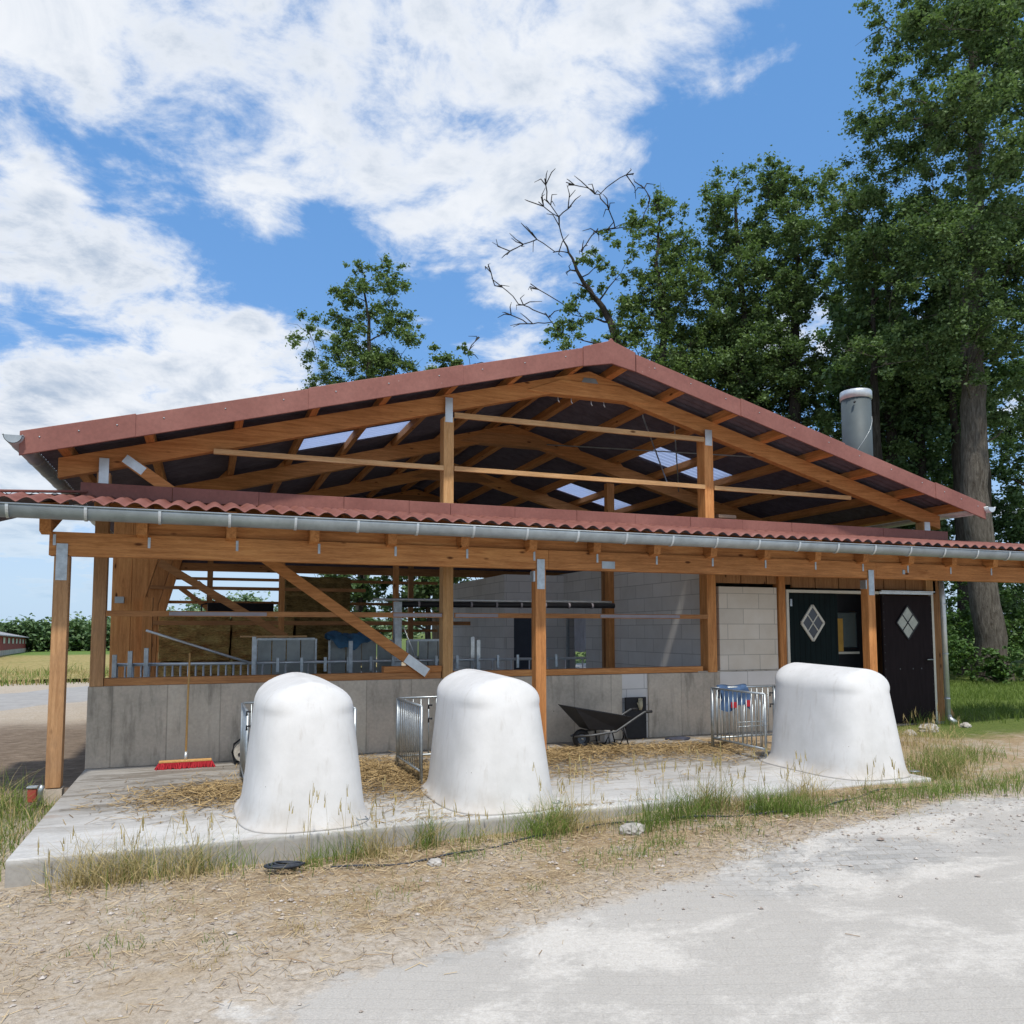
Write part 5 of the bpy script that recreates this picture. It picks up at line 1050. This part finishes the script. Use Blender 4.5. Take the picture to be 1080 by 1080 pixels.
# ------------------------------------------------------------------ far left: red barn, hedges, wooded hills
def far_ground(x, y): return float(gz(x, y))
rb = empty('red_barn', (-26, 130, -1.2), 'long red barn with white windows and grey roof across the field', 'barn')
p0, p1 = Vector((-20.3, 99, 0)), Vector((-27.5, 156, 0)); d = (p1 - p0).normalized(); nrm = Vector((-d.y, d.x, 0)); nrm = nrm if nrm.x < 0 else -nrm
b0 = Vector((0, 0, -1.0)); dz = Vector((0, 0, -.9))
def W(t, off, z): return p0.lerp(p1, t) + nrm * off + Vector((0, 0, -.95 - .78 * max(-.5, t) + z))
red_wall = plain('red_boards', (.28, .05, .04), .8, 0, .2, 2); grey_roof = plain('grey_roof', (.30, .30, .31), .6, 0, .15, .6)
tw = -.8
m = MB(); m.add([W(tw, 0, .65), W(1, 0, .65), W(1, 0, 2.4), W(tw, 0, 2.4), W(1, 7, .65), W(1, 7, 2.4), W(1, 3.5, 3.2), W(tw, 7, .65), W(tw, 7, 2.4)], [(0, 1, 2, 3), (1, 4, 5, 6, 2), (4, 7, 8, 5)]); m.build('wall', red_wall, rb)
m = MB(); m.add([W(tw, -.05, -.6), W(1.002, -.05, -.6), W(1.002, -.05, .75), W(tw, -.05, .75), W(1.002, 7.05, -.6), W(1.002, 7.05, .75)], [(0, 1, 2, 3), (1, 4, 5, 2)]); m.build('plinth', conc_wall, rb)
m = MB(); m.add([W(tw, -.5, 2.3), W(1.01, -.5, 2.3), W(1.01, 3.5, 3.2), W(tw, 3.5, 3.2), W(1.01, 7.5, 2.3), W(tw, 7.5, 2.3), W(tw, -.5, 2.42), W(1.01, -.5, 2.42), W(1.01, 3.5, 3.33), W(tw, 3.5, 3.33)], [(0, 1, 2, 3), (2, 4, 5, 3), (6, 7, 8, 9), (0, 1, 7, 6), (1, 2, 8, 7)]); m.build('roof', grey_roof, rb)
for k in range(8):
    t0 = .08 + .115 * k; m = MB(); m.add([W(t0, -.06, 1.4), W(t0 + .045, -.06, 1.4), W(t0 + .045, -.06, 2.05), W(t0, -.06, 2.05)], [(0, 1, 2, 3)]); m.build('window', white_paint, rb)
m = MB(); m.add([W(.985, -.07, .65), W(1.003, -.07, .65), W(1.003, -.07, 2.35), W(.985, -.07, 2.35)], [(0, 1, 2, 3)]); m.build('corner_board', white_paint, rb)
def far_wood(name, label, pts, n_each, rr, leaf, size, mat):
    C, Rr = [], []
    for (x, y, h, w) in pts:
        zg = far_ground(x, y)
        for _ in range(n_each):
            C.append((x + rng.normal(0, w * .5), y + rng.normal(0, w * .5), zg + h * rng.uniform(.1, 1) ** .8)); Rr.append(rng.uniform(*rr))
    return tag(np_mesh(name, leaves(C, Rr, [leaf] * len(C), size, .85), 4, mat), label, 'wood', kind='stuff')
def dirp(az, dist): return (dist * sin(R(az)), dist * cos(R(az)))
pts = []
for az in np.arange(-40, 14, .9):
    d_ = 205 + 15 * sin(az * 1.3); x, y = dirp(az, d_); hill = 2.4 * math.exp(-((az + 7.5) / 3) ** 2) + 8.0 * math.exp(-((az - 1) / 4) ** 2); pts.append((x, y, 3.6 + hill + .5 * sin(az * 2.1), 5))
far_wood('wooded_hill', 'distant wooded hill behind the field', pts, 20, (1.6, 2.8), 60, 1.0, leaf_far)
pts = []
for az, h in [(-18.5, 5.5), (-17, 6.5), (-12.5, 5), (-11, 8.2), (-10, 8.8), (-9, 8.4), (-8, 8.8), (-7, 8), (-6, 7.5), (-4, 7), (-2, 6), (0, 6.5), (2, 6)]:
    x, y = dirp(az, 150); pts.append((x, y, h * .52, 3))
far_wood('hedgerow', 'nearer dark row of trees at the end of the field', pts, 26, (1.2, 2.0), 70, .75, leaf_mat('hedge_leaves', (.055, .11, .05), (.12, .19, .08), .2))

# ------------------------------------------------------------------ sky, sun, camera
SUN_EL, SUN_AZ = 60, 190            # azimuth clockwise from +Y
world = bpy.data.worlds.new('World'); scene.world = world; world.use_nodes = True; nt = world.node_tree; nt.nodes.clear()
class WT(NT):
    def __init__(s, t): s.t = t
t = WT(nt); tc = t.n('ShaderNodeTexCoord'); D_ = tc.outputs['Generated']
sky = t.n('ShaderNodeTexSky', sky_type='NISHITA'); sky.sun_disc = False; sky.sun_elevation = R(SUN_EL); sky.sun_rotation = R(SUN_AZ); sky.air_density = 1.0; sky.dust_density = .6; sky.ozone_density = 2.2
sp = t.n('ShaderNodeSeparateXYZ'); t.l(D_, sp.inputs[0]); zc = t.m('MAXIMUM', sp.outputs[2], .0)
dv = t.m('ADD', zc, .22); cb = t.n('ShaderNodeCombineXYZ'); t.l(t.m('DIVIDE', sp.outputs[0], dv), cb.inputs[0]); t.l(t.m('DIVIDE', sp.outputs[1], dv), cb.inputs[1]); t.l(t.m('MULTIPLY', zc, .6), cb.inputs[2])
pv = cb.outputs[0]
nz = t.noise(pv, 2.6, 9, .60, .35); nz2 = t.noise(pv, 7.5, 8, .62, .3)
dens = t.m('ADD', t.m('MULTIPLY', nz, 1.0), t.m('MULTIPLY', nz2, .62)); dens = t.m('SUBTRACT', dens, .305)
def blob(az, el, rad, amt):
    v = t.n('ShaderNodeVectorMath', operation='DOT_PRODUCT'); t.l(D_, v.inputs[0]); v.inputs[1].default_value = (cos(R(el)) * sin(R(az)), cos(R(el)) * cos(R(az)), sin(R(el)))
    return t.m('MULTIPLY', t.sstep(v.outputs['Value'], cos(R(rad)), 1.0), amt)
BLOBS = [(-3, 35, 15, .12), (11, 35, 12, .075), (-11, 9, 9, .13), (16, 25, 6, .03), (24, 36, 11, .115), (35, 40, 9, .17), (-9, 17, 13, .17), (2, 18, 6, .08), (-18, 36, 16, .1), (14, 29, 5, .06), (25, 31, 6, .05),
         (-6, 26.5, 5, -.07), (1, 25.5, 5, -.07), (8, 23.5, 6, -.06), (14, 20, 8, -.08), (34, 25, 12, -.16), (21, 16, 8, -.02), (46, 31, 11, -.12), (58, 30, 16, -.18), (180, 40, 70, .1), (-110, 35, 40, .1), (110, 45, 30, .08)]  # last entries: unseen clouds added behind and beside the camera to whiten ambient light
for b in BLOBS: dens = t.m('ADD', dens, blob(*b))
mask = t.sstep(dens, .46, .69); core = t.sstep(dens, .58, .84)
shade = t.m('MULTIPLY', core, t.sstep(t.noise(pv, 4.2, 8, .6, .4), .34, .64))
ccol = t.mix(shade, (.89, .925, .98), (.43, .53, .68))
haze = t.sstep(zc, .22, .0)
bg = t.n('ShaderNodeBackground'); bg.inputs[1].default_value = .128; t.l(t.mix(.42, sky.outputs[0], (1.3, 4.0, 9.0)), bg.inputs[0])
bc = t.n('ShaderNodeBackground'); bc.inputs[1].default_value = 1.0; t.l(t.mix(t.m('MULTIPLY', haze, .85), ccol, (.50, .70, .90)), bc.inputs[0])
mx = t.n('ShaderNodeMixShader'); t.l(t.m('MAXIMUM', mask, t.m('MULTIPLY', haze, .75)), mx.inputs[0]); t.l(bg.outputs[0], mx.inputs[1]); t.l(bc.outputs[0], mx.inputs[2])
wo = t.n('ShaderNodeOutputWorld'); t.l(mx.outputs[0], wo.inputs[0])

sl = bpy.data.lights.new('sun', 'SUN'); sl.energy = 3.5; sl.angle = R(2.5); sl.color = (1, .94, .85)
so = bpy.data.objects.new('sun', sl); COL.objects.link(so); so.location = (20, -30, 40)
sd = Vector((cos(R(SUN_EL)) * sin(R(SUN_AZ)), cos(R(SUN_EL)) * cos(R(SUN_AZ)), sin(R(SUN_EL)))); so.rotation_euler = (-sd).to_track_quat('-Z', 'Y').to_euler()

cam = bpy.data.cameras.new('camera'); co_ = bpy.data.objects.new('camera', cam); COL.objects.link(co_)
co_.location = (0, 0, 1.64); pitch, yaw, roll = R(4.3), R(20.9), R(-.1)
fw = Vector((sin(yaw) * cos(pitch), cos(yaw) * cos(pitch), sin(pitch))); rt = Vector((cos(yaw), -sin(yaw), 0)); up = rt.cross(fw)
rt2 = rt * cos(roll) + up * sin(roll); up2 = up * cos(roll) - rt * sin(roll)
co_.rotation_euler = Matrix((rt2, up2, -fw)).transposed().to_euler()
cam.sensor_width = 36; cam.lens = 847 / 1080 * 36; cam.shift_y = 62 / 1080; cam.clip_end = 5000; cam.clip_start = .05
scene.camera = co_
scene.view_settings.view_transform = 'Standard'; scene.view_settings.look = 'None'; scene.view_settings.exposure = 0; scene.view_settings.gamma = 1
scene.cycles.max_bounces = 6; scene.cycles.diffuse_bounces = 4; scene.cycles.transparent_max_bounces = 8
